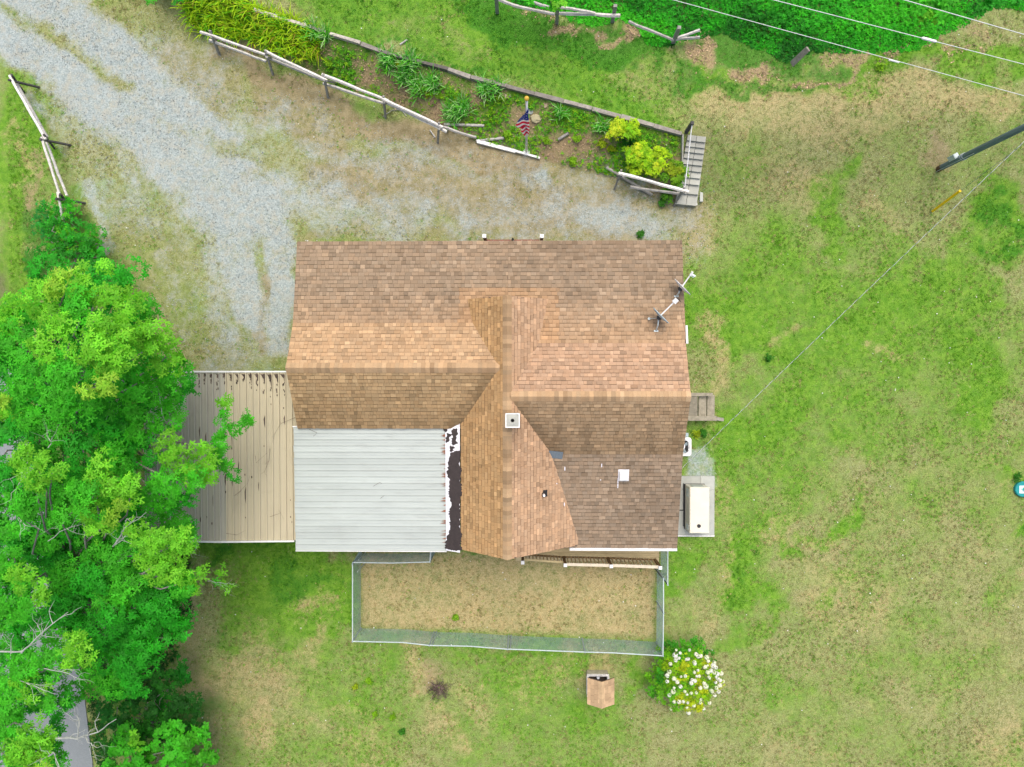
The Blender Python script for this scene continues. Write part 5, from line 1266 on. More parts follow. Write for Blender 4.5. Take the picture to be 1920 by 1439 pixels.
for (u0, v0, u1, v1, w) in ((895, 266, 967, 284.5, 0.12), (967, 284, 1012, 297, 0.07)):
    part('board', MAT['whitepaint'], lambda b: b.bar(atg(u0, v0, 0.09), atg(u1, v1, 0.06), w, 0.10, jig=0.008), eb)
ed = thing('timber_edging', atg(950, 164), 'long row of weathered landscape timbers along the top of the garden bed', 'edging')
seq = [(478, 20, 522, 34, 1.5, 0.12), (524, 35, 585, 52, 1.4, 0.12), (587, 54, 612, 62, 0.6, 0.10), (620, 65, 676, 82, 1.3, 0.12), (678, 84, 715, 97, 0.7, 0.14), (717, 98, 786, 117, 0.5, 0.13), (786, 117, 840, 131, 0.35, 0.14), (841, 131, 882, 146, 0.9, 0.15), (883, 146, 950, 163, 0.75, 0.14), (950, 163, 1002, 177, 0.6, 0.14), (1003, 177, 1056, 191, 0.65, 0.15), (1057, 191, 1110, 205, 0.9, 0.15), (1111, 206, 1163, 220, 0.85, 0.16), (1164, 220, 1225, 237, 0.9, 0.16), (1226, 237, 1277, 252, 0.8, 0.15)]
for (u0, v0, u1, v1, k, w) in seq:
    part('timber', MAT['greywood'], lambda b: b.bar(at(u0, v0, 1.06) , at(u1, v1, 1.06), w * 0.8, 0.16, (k * 0.88, k * 0.85, k * 0.80), 0.014), ed)
part('end_board', MAT['greywood'], lambda b: b.bar(atg(1279.5, 252, 0.1), atg(1278.5, 308, 0.1), 0.04, 0.2, (1.1, 1.1, 1.05)), ed)

# block stairs up the bank
rowsv = [252.5, 263, 274, 284.5, 295.5, 307, 319, 331, 343.5, 361, 382]
L0, L1, R0_, R1_ = (1290, 252), (1266, 380), (1324, 256), (1306, 384)
stp = thing('block_stairs', atg(1295, 320), 'grey concrete block stairs climbing the bank beside the garden bed', 'stairs')
nst = len(rowsv) - 1
for i in range(nst):
    f0 = (rowsv[i] - 252.5) / 129.5; f1 = (rowsv[i + 1] - 252.5) / 129.5; z = 1.06 - 0.105 * i
    for _ in range(4):
        pc = [at(u, v, z) for u, v in ((1290 - 24 * f0, rowsv[i]), (1324 - 18 * f0, rowsv[i] + 3))]; z = max(gzf(p_.x, p_.y) for p_ in pc) + 0.035
    lx = lambda f: L0[0] + (L1[0] - L0[0]) * f; rx_ = lambda f: R0_[0] + (R1_[0] - R0_[0]) * f
    for j in range(2):
        m0, m1 = (0.0, 0.49) if j == 0 else (0.51, 1.0)
        sk = 4.0
        quad = [(lx(f) + (rx_(f) - lx(f)) * m, v + sk * m) for (f, v, m) in ((f0, rowsv[i] + 0.5, m0), (f0, rowsv[i] + 0.5, m1), (f1, rowsv[i + 1] + 0.3, m1), (f1, rowsv[i + 1] + 0.3, m0))]
        zz = z + random.uniform(-0.008, 0.008); P = [at(u, v, zz) for u, v in quad]
        k = random.uniform(0.72, 0.90) + (0.22 if i >= 6 else 0)
        part('block', MAT['concrete'], lambda b: b.prism([(p.x, p.y) for p in reversed(P)], zz - 0.22, zz, (k, k * 0.98, k * 0.95)), stp)
part('kerb_block', MAT['concrete'], lambda b: b.box(at(1314, 368, 0.12), (0.10, 0.42, 0.2), col=(1.1, 1.1, 1.1)), stp)
part('kerb_block', MAT['whitepaint'], lambda b: b.box(at(1302, 383.5, 0.12), (0.16, 0.07, 0.14)), stp)
hr = thing('handrail', atg(1288, 250), 'thin white pipe handrail with a dark top post beside the block stairs', 'handrail')
hp = at(1298, 231, 1.85)
part('post', MAT['darkwood'], lambda b: b.bar(V3(hp.x, hp.y, 0.85), V3(hp.x, hp.y, 1.88), 0.10, 0.10), hr)
part('post', MAT['steel'], lambda b: b.bar(at(1284, 352, 0.95) - V3(0, 0, 0.9), at(1284, 352, 0.95), 0.04, 0.04, (0.7, 0.7, 0.7)), hr)
part('pipe', MAT['white'], lambda b: b.tube([at(1298, 233, 1.8), at(1296, 246, 1.7), at(1291, 292, 1.35), at(1284, 352, 0.95)], 0.016, 8), hr)
# old stake among the vines
sk_ = atg(1484, 121)
b = MB(); b.bar(sk_ - V3(0, 0, 0.1), sk_ + V3(0.25, 0.15, 0.75), 0.16, 0.06, (0.75, 0.72, 0.66), 0.02)
tag(b.build('leaning_stake', MAT['greywood']), 'weathered board stake leaning at the edge of the vines', 'stake')
# rocks in the bed
for (u, v, s_, k, lab) in ((993, 210, 0.10, (0.75, 0.78, 0.78), 'grey rock in the mulch just beside the flag'), (1005, 222, 0.15, (0.95, 0.83, 0.55), 'tan flat rock in the mulch beside the flagpole'), (952, 180, 0.10, (0.95, 0.78, 0.6), 'pinkish rock between the irises and the timber edging'), (1022, 198, 0.09, (0.9, 0.7, 0.5), 'small tan rock below the timber edging above the flag')):
    p = atg(u, v); bm = bmesh.new(); bmesh.ops.create_icosphere(bm, subdivisions=2, radius=s_)
    for q in bm.verts:
        q.co *= 0.8 + 0.4 * random.random(); q.co.z *= 0.45; q.co.x *= 1.25
    me = bpy.data.meshes.new('rock'); bm.to_mesh(me); bm.free(); a = me.color_attributes.new('Col', 'FLOAT_COLOR', 'POINT'); a.data.foreach_set('color', [c for _ in me.vertices for c in (*k, 1)])
    me.materials.append(MAT['concrete']); o = bpy.data.objects.new('rock', me); COL.objects.link(o); o.location = p + V3(0, 0, s_ * 0.15); tag(o, lab, 'rock', 'rocks in the garden bed')

# ================================================================== PLANTS
def leaf_tmpl(width=(0.10, 0.26, 0.12, 0.34, 0.14, 0.26, 0.0), L_=1.0, droop=0.25, n=1, tilt=0.35, ang=0.0, r0=0.06):
    """rosette of n leaves, lobed along the edge; unit length"""
    V = []; T = []
    for k in range(n):
        a = ang + 2 * math.pi * k / n + (0.35 * math.sin(k * 2.3)); ca, sa = math.cos(a), math.sin(a); ln = L_ * (0.82 + 0.18 * math.cos(k * 1.7)); ti = tilt * (0.6 + 0.6 * math.sin(k * 3.1) ** 2)
        b = len(V); m = len(width)
        for i, w in enumerate(width):
            t = i / (m - 1); r = r0 + ln * t; z = ti * t * ln - droop * t * t * ln
            if w > 0:
                V += [(r * ca - w * 0.5 * ln * sa, r * sa + w * 0.5 * ln * ca, z), (r * ca + w * 0.5 * ln * sa, r * sa - w * 0.5 * ln * ca, z)]
            else: V.append((r * ca, r * sa, z))
        for i in range(m - 1):
            p = b + 2 * i
            if width[i + 1] > 0: T += [(p, p + 1, p + 3), (p, p + 3, p + 2)]
            else: T.append((p, p + 1, p + 2))
    return np.array(V, float), np.array(T, int)
OAK = [leaf_tmpl((0.05, 0.30, 0.10, 0.34, 0.0), n=7, ang=k, tilt=0.45, droop=0.35) for k in range(3)]
ROUND = [leaf_tmpl((0.08, 0.42, 0.52, 0.34, 0.0), n=6, ang=k, tilt=0.4, droop=0.3) for k in range(2)]
SMALL = [leaf_tmpl((0.10, 0.5, 0.4, 0.0), n=4, ang=k, tilt=0.5, droop=0.3) for k in range(2)]

def rosettes(tmpls, P, N, S, C):
    k = rng.integers(0, len(tmpls), len(P)); parts = []
    Rm = frames(N, rng.uniform(0, 6.28, len(P)))
    for j, (tv, tf) in enumerate(tmpls):
        s = k == j
        if s.sum(): parts.append(scatter(tv, tf, P[s], Rm[s], S[s], C[s]))
    return parts
def blob_leaves(c, r, n, col, size, tmpls, flat=0.75, var=0.28, lumps=9):
    """clumpy shell of leaf rosettes round a centre"""
    c = np.array(c); d = rng.normal(0, 1, (lumps, 3)); d /= np.linalg.norm(d, axis=1, keepdims=True); d[:, 2] = np.abs(d[:, 2]) * 0.9 - 0.15
    lc = c + d * r * (rng.uniform(0.45, 0.95, (lumps, 1))) * np.array([1, 1, flat]); lr = r * rng.uniform(0.26, 0.52, lumps)
    w = rng.integers(0, lumps, n); e = rng.normal(0, 1, (n, 3)); e /= np.linalg.norm(e, axis=1, keepdims=True)
    e[:, 2] = np.where(e[:, 2] < -0.25, -e[:, 2], e[:, 2])
    P = lc[w] + e * (lr[w] * rng.uniform(0.55, 1.05, n) ** 0.6)[:, None] * np.array([1, 1, flat])
    N = e * 0.55 + np.array([0, 0, 0.75]) + rng.normal(0, 0.22, (n, 3)); N[:, 2] = np.maximum(N[:, 2], 0.1)
    lt = rng.uniform(1 - var * 0.6, 1 + var * 0.6, lumps)
    C = np.array(col) * (lt[w] * rng.uniform(1 - var, 1 + var, n))[:, None] * (1 + rng.normal(0, 0.10, (n, 1)) * np.array([[1.0, 0.2, 0.6]]))
    return rosettes(tmpls, P, N, rng.uniform(size[0] * 0.8, size[1] * 1.12, n), np.clip(C, 0.004, 0.9))
def limbs(mb, root, ends, r0, r1, wob=0.3, n=6):
    for e in ends:
        e = Vector(e); P = []; R = []
        for k in range(n + 1):
            t = k / n; p = Vector(root).lerp(e, t); p.z += math.sin(math.pi * t) * 0.25
            if 0 < k < n: p += V3(random.uniform(-wob, wob), random.uniform(-wob, wob), random.uniform(-wob, wob)) * 0.6
            P.append(p); R.append(r0 + (r1 - r0) * t)
        mb.tube(P, R, 6)
def branch_px(pts, r=0.03, forks=5, fl=0.55):
    """bare branch through pixels with heights"""
    b = MB(); P = [at(u, v, z) for u, v, z in pts]; Q = [P[0]]
    for a, c_ in zip(P[:-1], P[1:]):
        for k in (1, 2, 3): Q.append(a.lerp(c_, k / 3) + V3(random.uniform(-1, 1), random.uniform(-1, 1), random.uniform(-1, 1)) * 0.03)
    r = r * 0.62
    b.tube(Q, [r * (1 - 0.75 * i / (len(Q) - 1)) for i in range(len(Q))], 5)
    for k in range(forks):
        i = random.randint(1, len(Q) - 2); d = (Q[min(i + 2, len(Q) - 1)] - Q[i]).normalized(); s = V3(random.uniform(-1, 1), random.uniform(-1, 1), random.uniform(-0.3, 0.6))
        p = Q[i]; R_ = r * 0.45; seg = [p]
        for j in range(4):
            p = p + (d * 0.7 + s * 0.6 + V3(random.uniform(-.4, .4), random.uniform(-.4, .4), 0)).normalized() * fl * 0.28; seg.append(p)
        b.tube(seg, [R_, R_ * 0.8, R_ * 0.6, R_ * 0.4, R_ * 0.2], 4)
        e = seg[2]; q = e + (d * 0.5 - s * 0.5 + V3(0, 0, 0.1)).normalized() * fl * 0.45; b.tube([e, e.lerp(q, 0.5) + V3(0.02, 0.02, 0), q], [R_ * 0.5, R_ * 0.35, R_ * 0.15], 4)
    return b
def tree(name, label, base_px, base_z, blobs, tmpls, size, trunk_r=0.22, cat='tree', group=None, bare=(), dens=1.0, fork=0.45):
    base = at(*base_px, base_z); base.z = gzf(base.x, base.y)
    t = thing(name, base, label, cat, group)
    parts = []; ends = []
    for (u, v, z, r, col) in blobs:
        c = at(u, v, z)
        if r > 0.36: ends.append(c - V3(0, 0, r * 0.3))
        parts += blob_leaves(c, r, int(125 * dens * (r / 0.6) ** 2), col, size, tmpls)
    ends = ends or [at(*b[:3]) for b in blobs]
    zt = sum(e.z for e in ends) / len(ends); top = V3(base.x * 0.6 + sum(e.x for e in ends) / len(ends) * 0.4, base.y * 0.6 + sum(e.y for e in ends) / len(ends) * 0.4, base.z + (zt - base.z) * fork + 0.2)
    mb = MB(); mb.tube([base - V3(0, 0, 0.2), base + V3(0, 0, 0.4), base.lerp(top, 0.6), top], [trunk_r * 1.35, trunk_r, trunk_r * 0.85, trunk_r * 0.7], 10)
    mb.build('trunk', MAT['bark'], t, True)
    mb = MB(); limbs(mb, top, ends, trunk_r * 0.22, 0.015); mb.build('limbs', MAT['bark'], t, True)
    V_, T_, C_ = merge(parts); o = big_mesh('crown', V_, T_, C_, MAT['leaf'], t)
    for pts, r in bare: branch_px(pts, r).build('bare_branch', MAT['deadwood'], t)
    return t
def fill(poly, step, zf, rr, cols, jit=0.35):
    """crown clumps filling an outline given in photo pixels"""
    P = np.array(poly, float); out = []; u = P[:, 0].min()
    while u < P[:, 0].max():
        v = P[:, 1].min() + (0 if int(u / step) % 2 else step / 2)
        while v < P[:, 1].max():
            a = u + random.uniform(-jit, jit) * step; b = v + random.uniform(-jit, jit) * step
            if inpoly(np.array([a]), np.array([b]), P)[0]: out.append((a, b, zf(a, b) + random.uniform(-0.5, 0.5), random.uniform(*rr), random.choice(cols)))
            v += step
        u += step
    return out
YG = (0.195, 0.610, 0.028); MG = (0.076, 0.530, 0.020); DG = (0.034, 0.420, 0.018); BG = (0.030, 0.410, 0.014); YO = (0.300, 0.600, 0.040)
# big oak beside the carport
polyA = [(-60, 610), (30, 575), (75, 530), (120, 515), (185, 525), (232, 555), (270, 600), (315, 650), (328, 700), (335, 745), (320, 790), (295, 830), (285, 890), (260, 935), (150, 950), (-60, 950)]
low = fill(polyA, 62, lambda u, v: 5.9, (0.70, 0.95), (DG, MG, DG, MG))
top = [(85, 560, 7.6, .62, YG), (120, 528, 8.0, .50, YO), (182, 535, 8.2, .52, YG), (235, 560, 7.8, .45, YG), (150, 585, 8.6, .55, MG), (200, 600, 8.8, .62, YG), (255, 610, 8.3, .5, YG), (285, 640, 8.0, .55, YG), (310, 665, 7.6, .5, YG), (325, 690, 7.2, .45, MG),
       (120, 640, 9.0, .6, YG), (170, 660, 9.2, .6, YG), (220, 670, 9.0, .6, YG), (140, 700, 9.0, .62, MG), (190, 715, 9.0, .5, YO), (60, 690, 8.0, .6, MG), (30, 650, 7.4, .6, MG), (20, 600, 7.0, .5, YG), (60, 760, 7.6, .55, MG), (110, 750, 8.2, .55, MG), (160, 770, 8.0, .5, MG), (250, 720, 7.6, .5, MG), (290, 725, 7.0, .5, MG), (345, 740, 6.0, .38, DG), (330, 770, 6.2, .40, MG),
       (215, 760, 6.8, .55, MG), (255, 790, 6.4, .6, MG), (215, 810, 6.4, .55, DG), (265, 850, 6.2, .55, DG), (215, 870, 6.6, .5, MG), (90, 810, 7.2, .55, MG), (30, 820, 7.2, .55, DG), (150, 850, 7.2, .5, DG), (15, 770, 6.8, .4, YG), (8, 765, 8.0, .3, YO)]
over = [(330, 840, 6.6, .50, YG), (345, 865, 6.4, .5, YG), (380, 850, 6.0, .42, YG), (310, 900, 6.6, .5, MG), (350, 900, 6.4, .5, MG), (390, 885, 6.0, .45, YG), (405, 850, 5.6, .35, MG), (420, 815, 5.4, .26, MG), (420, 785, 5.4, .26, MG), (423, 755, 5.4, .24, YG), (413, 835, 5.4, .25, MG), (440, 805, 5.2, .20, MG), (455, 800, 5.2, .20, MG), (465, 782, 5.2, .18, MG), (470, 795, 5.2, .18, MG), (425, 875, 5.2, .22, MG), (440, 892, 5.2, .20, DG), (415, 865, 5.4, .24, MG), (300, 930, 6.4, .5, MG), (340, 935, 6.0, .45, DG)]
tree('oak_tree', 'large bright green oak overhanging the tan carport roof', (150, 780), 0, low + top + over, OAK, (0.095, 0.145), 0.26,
     bare=[([(312, 810, 5.6), (305, 775, 6.4), (298, 750, 6.8)], 0.035), ([(312, 810, 5.6), (335, 780, 6.0), (348, 745, 6.3)], 0.02), ([(222, 690, 6.0), (215, 730, 6.4), (220, 760, 6.6)], 0.05), ([(235, 720, 6.4), (222, 700, 6.8)], 0.03), ([(30, 820, 7.0), (50, 850, 7.4), (40, 900, 7.6), (20, 950, 7.4)], 0.03), ([(90, 840, 7.6), (100, 820, 7.8)], 0.02)])
polyB = [(-60, 950), (250, 935), (320, 965), (335, 1010), (365, 1060), (350, 1120), (350, 1160), (315, 1205), (285, 1270), (240, 1300), (195, 1300), (165, 1270), (150, 1235), (60, 1200), (-60, 1180)]
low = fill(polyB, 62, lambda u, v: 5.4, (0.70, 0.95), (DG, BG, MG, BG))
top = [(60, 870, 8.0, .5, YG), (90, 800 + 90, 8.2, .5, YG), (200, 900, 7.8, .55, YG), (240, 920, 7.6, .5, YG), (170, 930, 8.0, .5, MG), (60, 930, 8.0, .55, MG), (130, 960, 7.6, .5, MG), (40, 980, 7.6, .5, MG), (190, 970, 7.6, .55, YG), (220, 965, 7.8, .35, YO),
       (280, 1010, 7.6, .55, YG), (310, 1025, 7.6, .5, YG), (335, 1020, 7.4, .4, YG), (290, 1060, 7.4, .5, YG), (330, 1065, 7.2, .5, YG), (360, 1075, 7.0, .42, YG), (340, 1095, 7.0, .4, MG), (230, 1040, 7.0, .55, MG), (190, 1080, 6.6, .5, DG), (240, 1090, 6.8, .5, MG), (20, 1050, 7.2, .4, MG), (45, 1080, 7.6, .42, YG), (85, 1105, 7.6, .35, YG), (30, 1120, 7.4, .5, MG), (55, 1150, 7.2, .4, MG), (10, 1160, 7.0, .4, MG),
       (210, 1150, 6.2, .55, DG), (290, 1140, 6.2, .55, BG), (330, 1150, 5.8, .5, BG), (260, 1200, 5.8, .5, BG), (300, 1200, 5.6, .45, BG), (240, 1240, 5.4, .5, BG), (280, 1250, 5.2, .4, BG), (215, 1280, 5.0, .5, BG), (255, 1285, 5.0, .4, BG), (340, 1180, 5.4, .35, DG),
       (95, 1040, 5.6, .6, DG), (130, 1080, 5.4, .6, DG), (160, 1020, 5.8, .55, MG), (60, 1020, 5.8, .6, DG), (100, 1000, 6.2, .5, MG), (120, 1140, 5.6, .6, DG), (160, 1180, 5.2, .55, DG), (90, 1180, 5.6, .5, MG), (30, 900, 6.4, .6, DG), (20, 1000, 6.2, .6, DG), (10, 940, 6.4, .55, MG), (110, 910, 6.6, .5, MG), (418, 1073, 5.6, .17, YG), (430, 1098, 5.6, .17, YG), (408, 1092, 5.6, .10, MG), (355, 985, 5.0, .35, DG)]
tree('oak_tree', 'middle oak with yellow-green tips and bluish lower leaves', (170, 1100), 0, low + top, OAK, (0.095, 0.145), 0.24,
     bare=[([(212, 1025, 7.2), (235, 990, 7.8), (275, 962, 8.0)], 0.03), ([(212, 1025, 7.2), (235, 1008, 7.6), (265, 985, 7.8)], 0.02), ([(390, 1090, 5.6), (405, 1092, 5.7), (430, 1096, 5.7)], 0.016), ([(355, 1040, 5.6), (365, 1030, 5.8), (372, 1020, 5.9)], 0.012), ([(25, 960, 7.4), (45, 985, 7.8), (70, 985, 8.0)], 0.022), ([(90, 1015, 7.4), (125, 990, 7.8), (145, 985, 7.9)], 0.018)])
polyC = [(-60, 1190), (55, 1180), (130, 1200), (150, 1240), (120, 1275), (125, 1330), (105, 1370), (80, 1420), (60, 1500), (-60, 1500)]
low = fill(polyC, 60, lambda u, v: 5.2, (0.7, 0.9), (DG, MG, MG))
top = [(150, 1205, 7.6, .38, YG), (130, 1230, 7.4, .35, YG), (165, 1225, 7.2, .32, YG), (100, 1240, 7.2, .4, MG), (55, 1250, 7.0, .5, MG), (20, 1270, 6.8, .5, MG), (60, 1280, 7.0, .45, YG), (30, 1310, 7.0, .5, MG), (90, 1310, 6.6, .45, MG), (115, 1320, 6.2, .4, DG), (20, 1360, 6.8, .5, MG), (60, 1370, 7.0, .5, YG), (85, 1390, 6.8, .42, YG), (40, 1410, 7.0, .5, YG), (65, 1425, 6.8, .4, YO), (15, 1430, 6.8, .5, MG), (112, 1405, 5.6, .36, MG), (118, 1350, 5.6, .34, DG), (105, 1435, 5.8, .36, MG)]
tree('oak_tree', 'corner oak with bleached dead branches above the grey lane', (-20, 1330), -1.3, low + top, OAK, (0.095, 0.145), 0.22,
     bare=[([(0, 1222, 7.0), (40, 1225, 7.4), (85, 1180, 7.8), (130, 1150, 8.0)], 0.04), ([(40, 1225, 7.4), (65, 1205, 7.6), (95, 1165, 7.8)], 0.03), ([(70, 1255, 7.2), (115, 1258, 7.6), (145, 1275, 7.7)], 0.022), ([(0, 1265, 6.8), (45, 1278, 7.2), (80, 1295, 7.3), (105, 1300, 7.3)], 0.025), ([(100, 1385, 6.8), (145, 1384, 7.3), (180, 1375, 7.6), (215, 1350, 7.8)], 0.045), ([(145, 1384, 7.3), (150, 1360, 7.6), (143, 1335, 7.8)], 0.03), ([(160, 1380, 7.4), (170, 1395, 7.6), (180, 1402, 7.6)], 0.02), ([(75, 1430, 6.8), (100, 1410, 7.2), (105, 1425, 7.2)], 0.03), ([(20, 1225, 7.2), (22, 1190, 7.6)], 0.02)])
# broad-leaved shrubs below the oaks
RG = (0.070, 0.420, 0.014); RD = (0.020, 0.140, 0.012)
polyD = [(218, 1420), (225, 1395), (255, 1385), (290, 1400), (310, 1380), (345, 1370), (370, 1360), (388, 1395), (396, 1425), (398, 1500), (205, 1500)]
tree('broadleaf_shrub', 'broad-leaved bright shrub at the bottom edge beside the lane', (280, 1470), 0, fill(polyD, 34, lambda u, v: 2.0, (0.42, 0.58), (RG, MG, RG, MG)) + [(380, 1375, 2.4, .3, MG), (388, 1410, 2.4, .3, RG), (255, 1385, 2.4, .3, YG)], ROUND, (0.10, 0.15), 0.08, 'shrub', dens=0.8)
polyE = [(212, 1312), (250, 1285), (300, 1255), (330, 1240), (350, 1290), (375, 1330), (388, 1380), (330, 1400), (290, 1420), (240, 1400), (212, 1405), (208, 1350)]
tree('broadleaf_shrub', 'dark shaded undergrowth shrub between the middle oak and the lawn', (290, 1350), 0, fill(polyE, 34, lambda u, v: 1.3, (0.42, 0.6), ((0.03, 0.22, 0.014), (0.02, 0.26, 0.014), RD, (0.028, 0.22, 0.02))), ROUND, (0.09, 0.13), 0.06, 'shrub', dens=0.85)
# thicket by the left fence
polyF = [(72, 385), (100, 372), (140, 400), (160, 430), (190, 460), (215, 490), (240, 525), (245, 560), (180, 560), (110, 530), (80, 470), (68, 430)]
tree('thicket_shrub', 'low green thicket swallowing the end of the dark-posted fence', (150, 480), 0, fill(polyF, 30, lambda u, v: 0.75, (0.40, 0.58), ((0.035, 0.44, 0.018), (0.035, 0.36, 0.02), (0.07, 0.52, 0.016), (0.025, 0.28, 0.012))) + [(88, 400, .5, .42, (0.03, .34, .045)), (85, 430, .5, .4, (0.03, .34, .045)), (115, 420, .8, .45, (0.10, .50, .014)), (125, 450, 1.0, .45, (0.14, .52, .014)), (110, 470, .8, .4, (0.08, .48, .014))], SMALL, (0.06, 0.10), 0.05, 'shrub', dens=1.15)
# fern rosette beside it
fc = atg(76, 497); fc.z += 0.25
fern = thing('fern', fc - V3(0, 0, 0.25), 'green feathery fern spreading beside the thicket', 'fern')
for k in range(13):
    a = 2 * math.pi * k / 13 + random.uniform(-0.15, 0.15); d = V3(math.cos(a), math.sin(a), 0); s = V3(-d.y, d.x, 0); L_ = random.uniform(0.55, 0.75); b = MB()
    pts = [fc + d * (L_ * t) + V3(0, 0, 0.25 * t - 0.5 * t * t) for t in (0, .2, .4, .6, .8, 1)]; b.tube(pts, 0.006, 4, (0.10, 0.30, 0.02))
    for i in range(1, 22):
        t = i / 22; p = fc + d * (L_ * t) + V3(0, 0, 0.25 * t - 0.5 * t * t); w = 0.13 * math.sin(math.pi * min(1, t * 0.9 + 0.12)) + 0.01
        for sg in (-1, 1):
            q = p + s * sg * w + d * 0.035 - V3(0, 0, 0.01); b.add([p - d * 0.010, q, p + d * 0.012], [(0, 1, 2)], (0.045, random.uniform(0.22, 0.32), 0.02))
    b.build('frond', MAT['leaf'], fern)
# bush at the top edge beside the drive
tree('roadside_bush', 'dark green bush at the top edge between drive and yellow lilies', (305, -20), 0, fill([(255, -40), (290, 5), (320, 20), (345, 5), (350, -40)], 34, lambda u, v: 0.8, (0.35, 0.5), (DG, (0.02, .17, .012))) + [(283, 3, 1.0, .25, MG)], SMALL, (0.06, 0.09), 0.05, 'shrub', dens=1.15)
tree('street_tree', 'leafy bright tree reaching in under the overhead wires', (1790, -120), 1.0, fill([(1700, -60), (1705, 0), (1740, 30), (1790, 20), (1800, -60)], 50, lambda u, v: 6.0, (0.45, 0.6), (MG, YG, MG)) + [(1745, 25, 6.2, .3, YG), (1770, 8, 6.4, .35, MG), (1720, 10, 6.2, .35, MG), (1840, -5, 5.5, .4, DG), (1900, -12, 5.5, .4, DG)], ROUND, (0.09, 0.14), 0.14, 'tree', dens=0.7)
tree('sapling', 'small bright sapling leaning over the broken rail fence at the top edge', (1010, -40), 1.0, [(1030, -5, 3.0, .34, MG), (1048, 8, 3.0, .24, YG), (1000, -12, 3.0, .34, MG), (1035, 12, 2.8, .18, MG)], ROUND, (0.08, 0.12), 0.04, 'tree', dens=1.2)

# ------------------------------------------------------------------ vines covering the bank (too many leaves to count)
def carpet(name, label, cat, poly, z, n, tmpls, size, cols, hmax, mat='leaf', edge=0.5, lump=0.9):
    P2 = xy(poly, z); x = rng.uniform(P2[:, 0].min(), P2[:, 0].max(), n); y = rng.uniform(P2[:, 1].min(), P2[:, 1].max(), n)
    d = _pd(x, y, P2) + (fbm(x, y, 1.2) - 0.5) * edge; k = (d > 0) & (x > np.interp(y, _ROAD[:, 1], _ROAD[:, 0]) + 0.1); x, y, d = x[k], y[k], d[k]; m = len(x)
    hh = hmax * np.clip(d / 0.7, 0.1, 1) * (0.35 + lump * fbm(x + 5, y, 0.9)); zz = gz(x, y) + hh * rng.uniform(0.35, 1.0, m)
    N = np.stack([rng.normal(0, .4, m), rng.normal(0, .4, m) - 0.1, np.ones(m)], 1)
    cc = np.array(cols); nn = fbm(x, y, 0.8); ci = np.clip(((nn - 0.3) / 0.4 * len(cols) + rng.normal(0, 0.6, m)).astype(int), 0, len(cols) - 1)
    C = cc[ci] * rng.uniform(0.65, 1.35, (m, 1))
    return tag(big_mesh(name, *merge(rosettes(tmpls, np.stack([x, y, zz], 1), N, rng.uniform(size[0], size[1], m), C)), MAT[mat]), label, cat, kind='stuff')
IV = [(0.014, 0.17, 0.010), (0.022, 0.28, 0.012), (0.036, 0.44, 0.014), (0.048, 0.54, 0.018), (0.075, 0.60, 0.018)]
carpet('ground_vines', 'bright green vines carpeting the bank behind the broken fence', 'vines', [(945, -60), (960, 5), (1010, 22), (1060, 36), (1110, 50), (1160, 40), (1195, 60), (1215, 85), (1262, 92), (1275, 78), (1330, 60), (1380, 78), (1420, 95), (1470, 118), (1500, 105), (1560, 95), (1640, 105), (1720, 95), (1760, 60), (1830, 40), (1880, 20), (1990, 10), (1990, -60)], 1.0, 34000, SMALL, (0.05, 0.085), IV, 0.34)
carpet('ground_ivy', 'low creeping weeds on the shaded side of the oaks', 'ground cover', [(-60, 940), (340, 960), (370, 1140), (330, 1230), (250, 1320), (150, 1320), (180, 1439), (390, 1439), (390, 1480), (-60, 1480)], 0.0, 16000, SMALL, (0.06, 0.10), [(0.014, 0.10, 0.010), (0.022, 0.16, 0.014), (0.03, 0.2, 0.02)], 0.3)
# daylily mass
def straps(n, pos, L_, w, col, spread=1.0, seg=4):
    """arching strap leaves from points pos (n,3)"""
    a = rng.uniform(0, 6.28, n); L = rng.uniform(L_[0], L_[1], n); out = rng.uniform(0.35, 0.95, n) * spread; V = []; d = np.stack([np.cos(a), np.sin(a)], 1); s = np.stack([-d[:, 1], d[:, 0]], 1)
    bend = rng.normal(0, 0.12, n)
    for i in range(seg + 1):
        t = i / seg; ww = w * (1 - t ** 2.2) + 0.002
        hor = (L * out * t ** 1.15); ver = L * (1.15 - 0.45 * out) * (t - 0.62 * out * t ** 2.2)
        cx = pos[:, :2] + d * hor[:, None] + s * (bend * t * t * L)[:, None]
        for sg in (-1, 1): V.append(np.concatenate([cx + s * (sg * ww / 2), (pos[:, 2] + ver)[:, None]], 1))
    V = np.stack(V, 1); k = V.shape[1]; tf = []
    for i in range(seg): tf += [(2 * i, 2 * i + 1, 2 * i + 3), (2 * i, 2 * i + 3, 2 * i + 2)]
    T = (np.array(tf)[None] + (np.arange(n) * k)[:, None, None]).reshape(-1, 3)
    return V.reshape(-1, 3), T, np.repeat(col[:, None], k, 1).reshape(-1, 3)
def in_area(poly, z, n, edge=0.3):
    P2 = xy(poly, z); x = rng.uniform(P2[:, 0].min(), P2[:, 0].max(), n); y = rng.uniform(P2[:, 1].min(), P2[:, 1].max(), n)
    k = (_pd(x, y, P2) + (fbm(x, y, 1.5) - 0.5) * edge) > 0; return x[k], y[k]
x, y = in_area([(335, -40), (345, 25), (372, 55), (430, 70), (500, 88), (560, 110), (600, 112), (605, 80), (575, 60), (520, 40), (475, 18), (440, -10), (420, -40)], 0.4, 5600)
cl = np.where(rng.random(len(x))[:, None] < 0.22, np.array([[0.20, 0.62, 0.014]]), np.array([[0.50, 0.76, 0.016]])) * rng.uniform(0.6, 1.35, (len(x), 1)) * np.array([[1, 1, 1]])
cl = np.where(rng.random(len(x))[:, None] < 0.05, np.array([[0.45, 0.33, 0.05]]), cl)
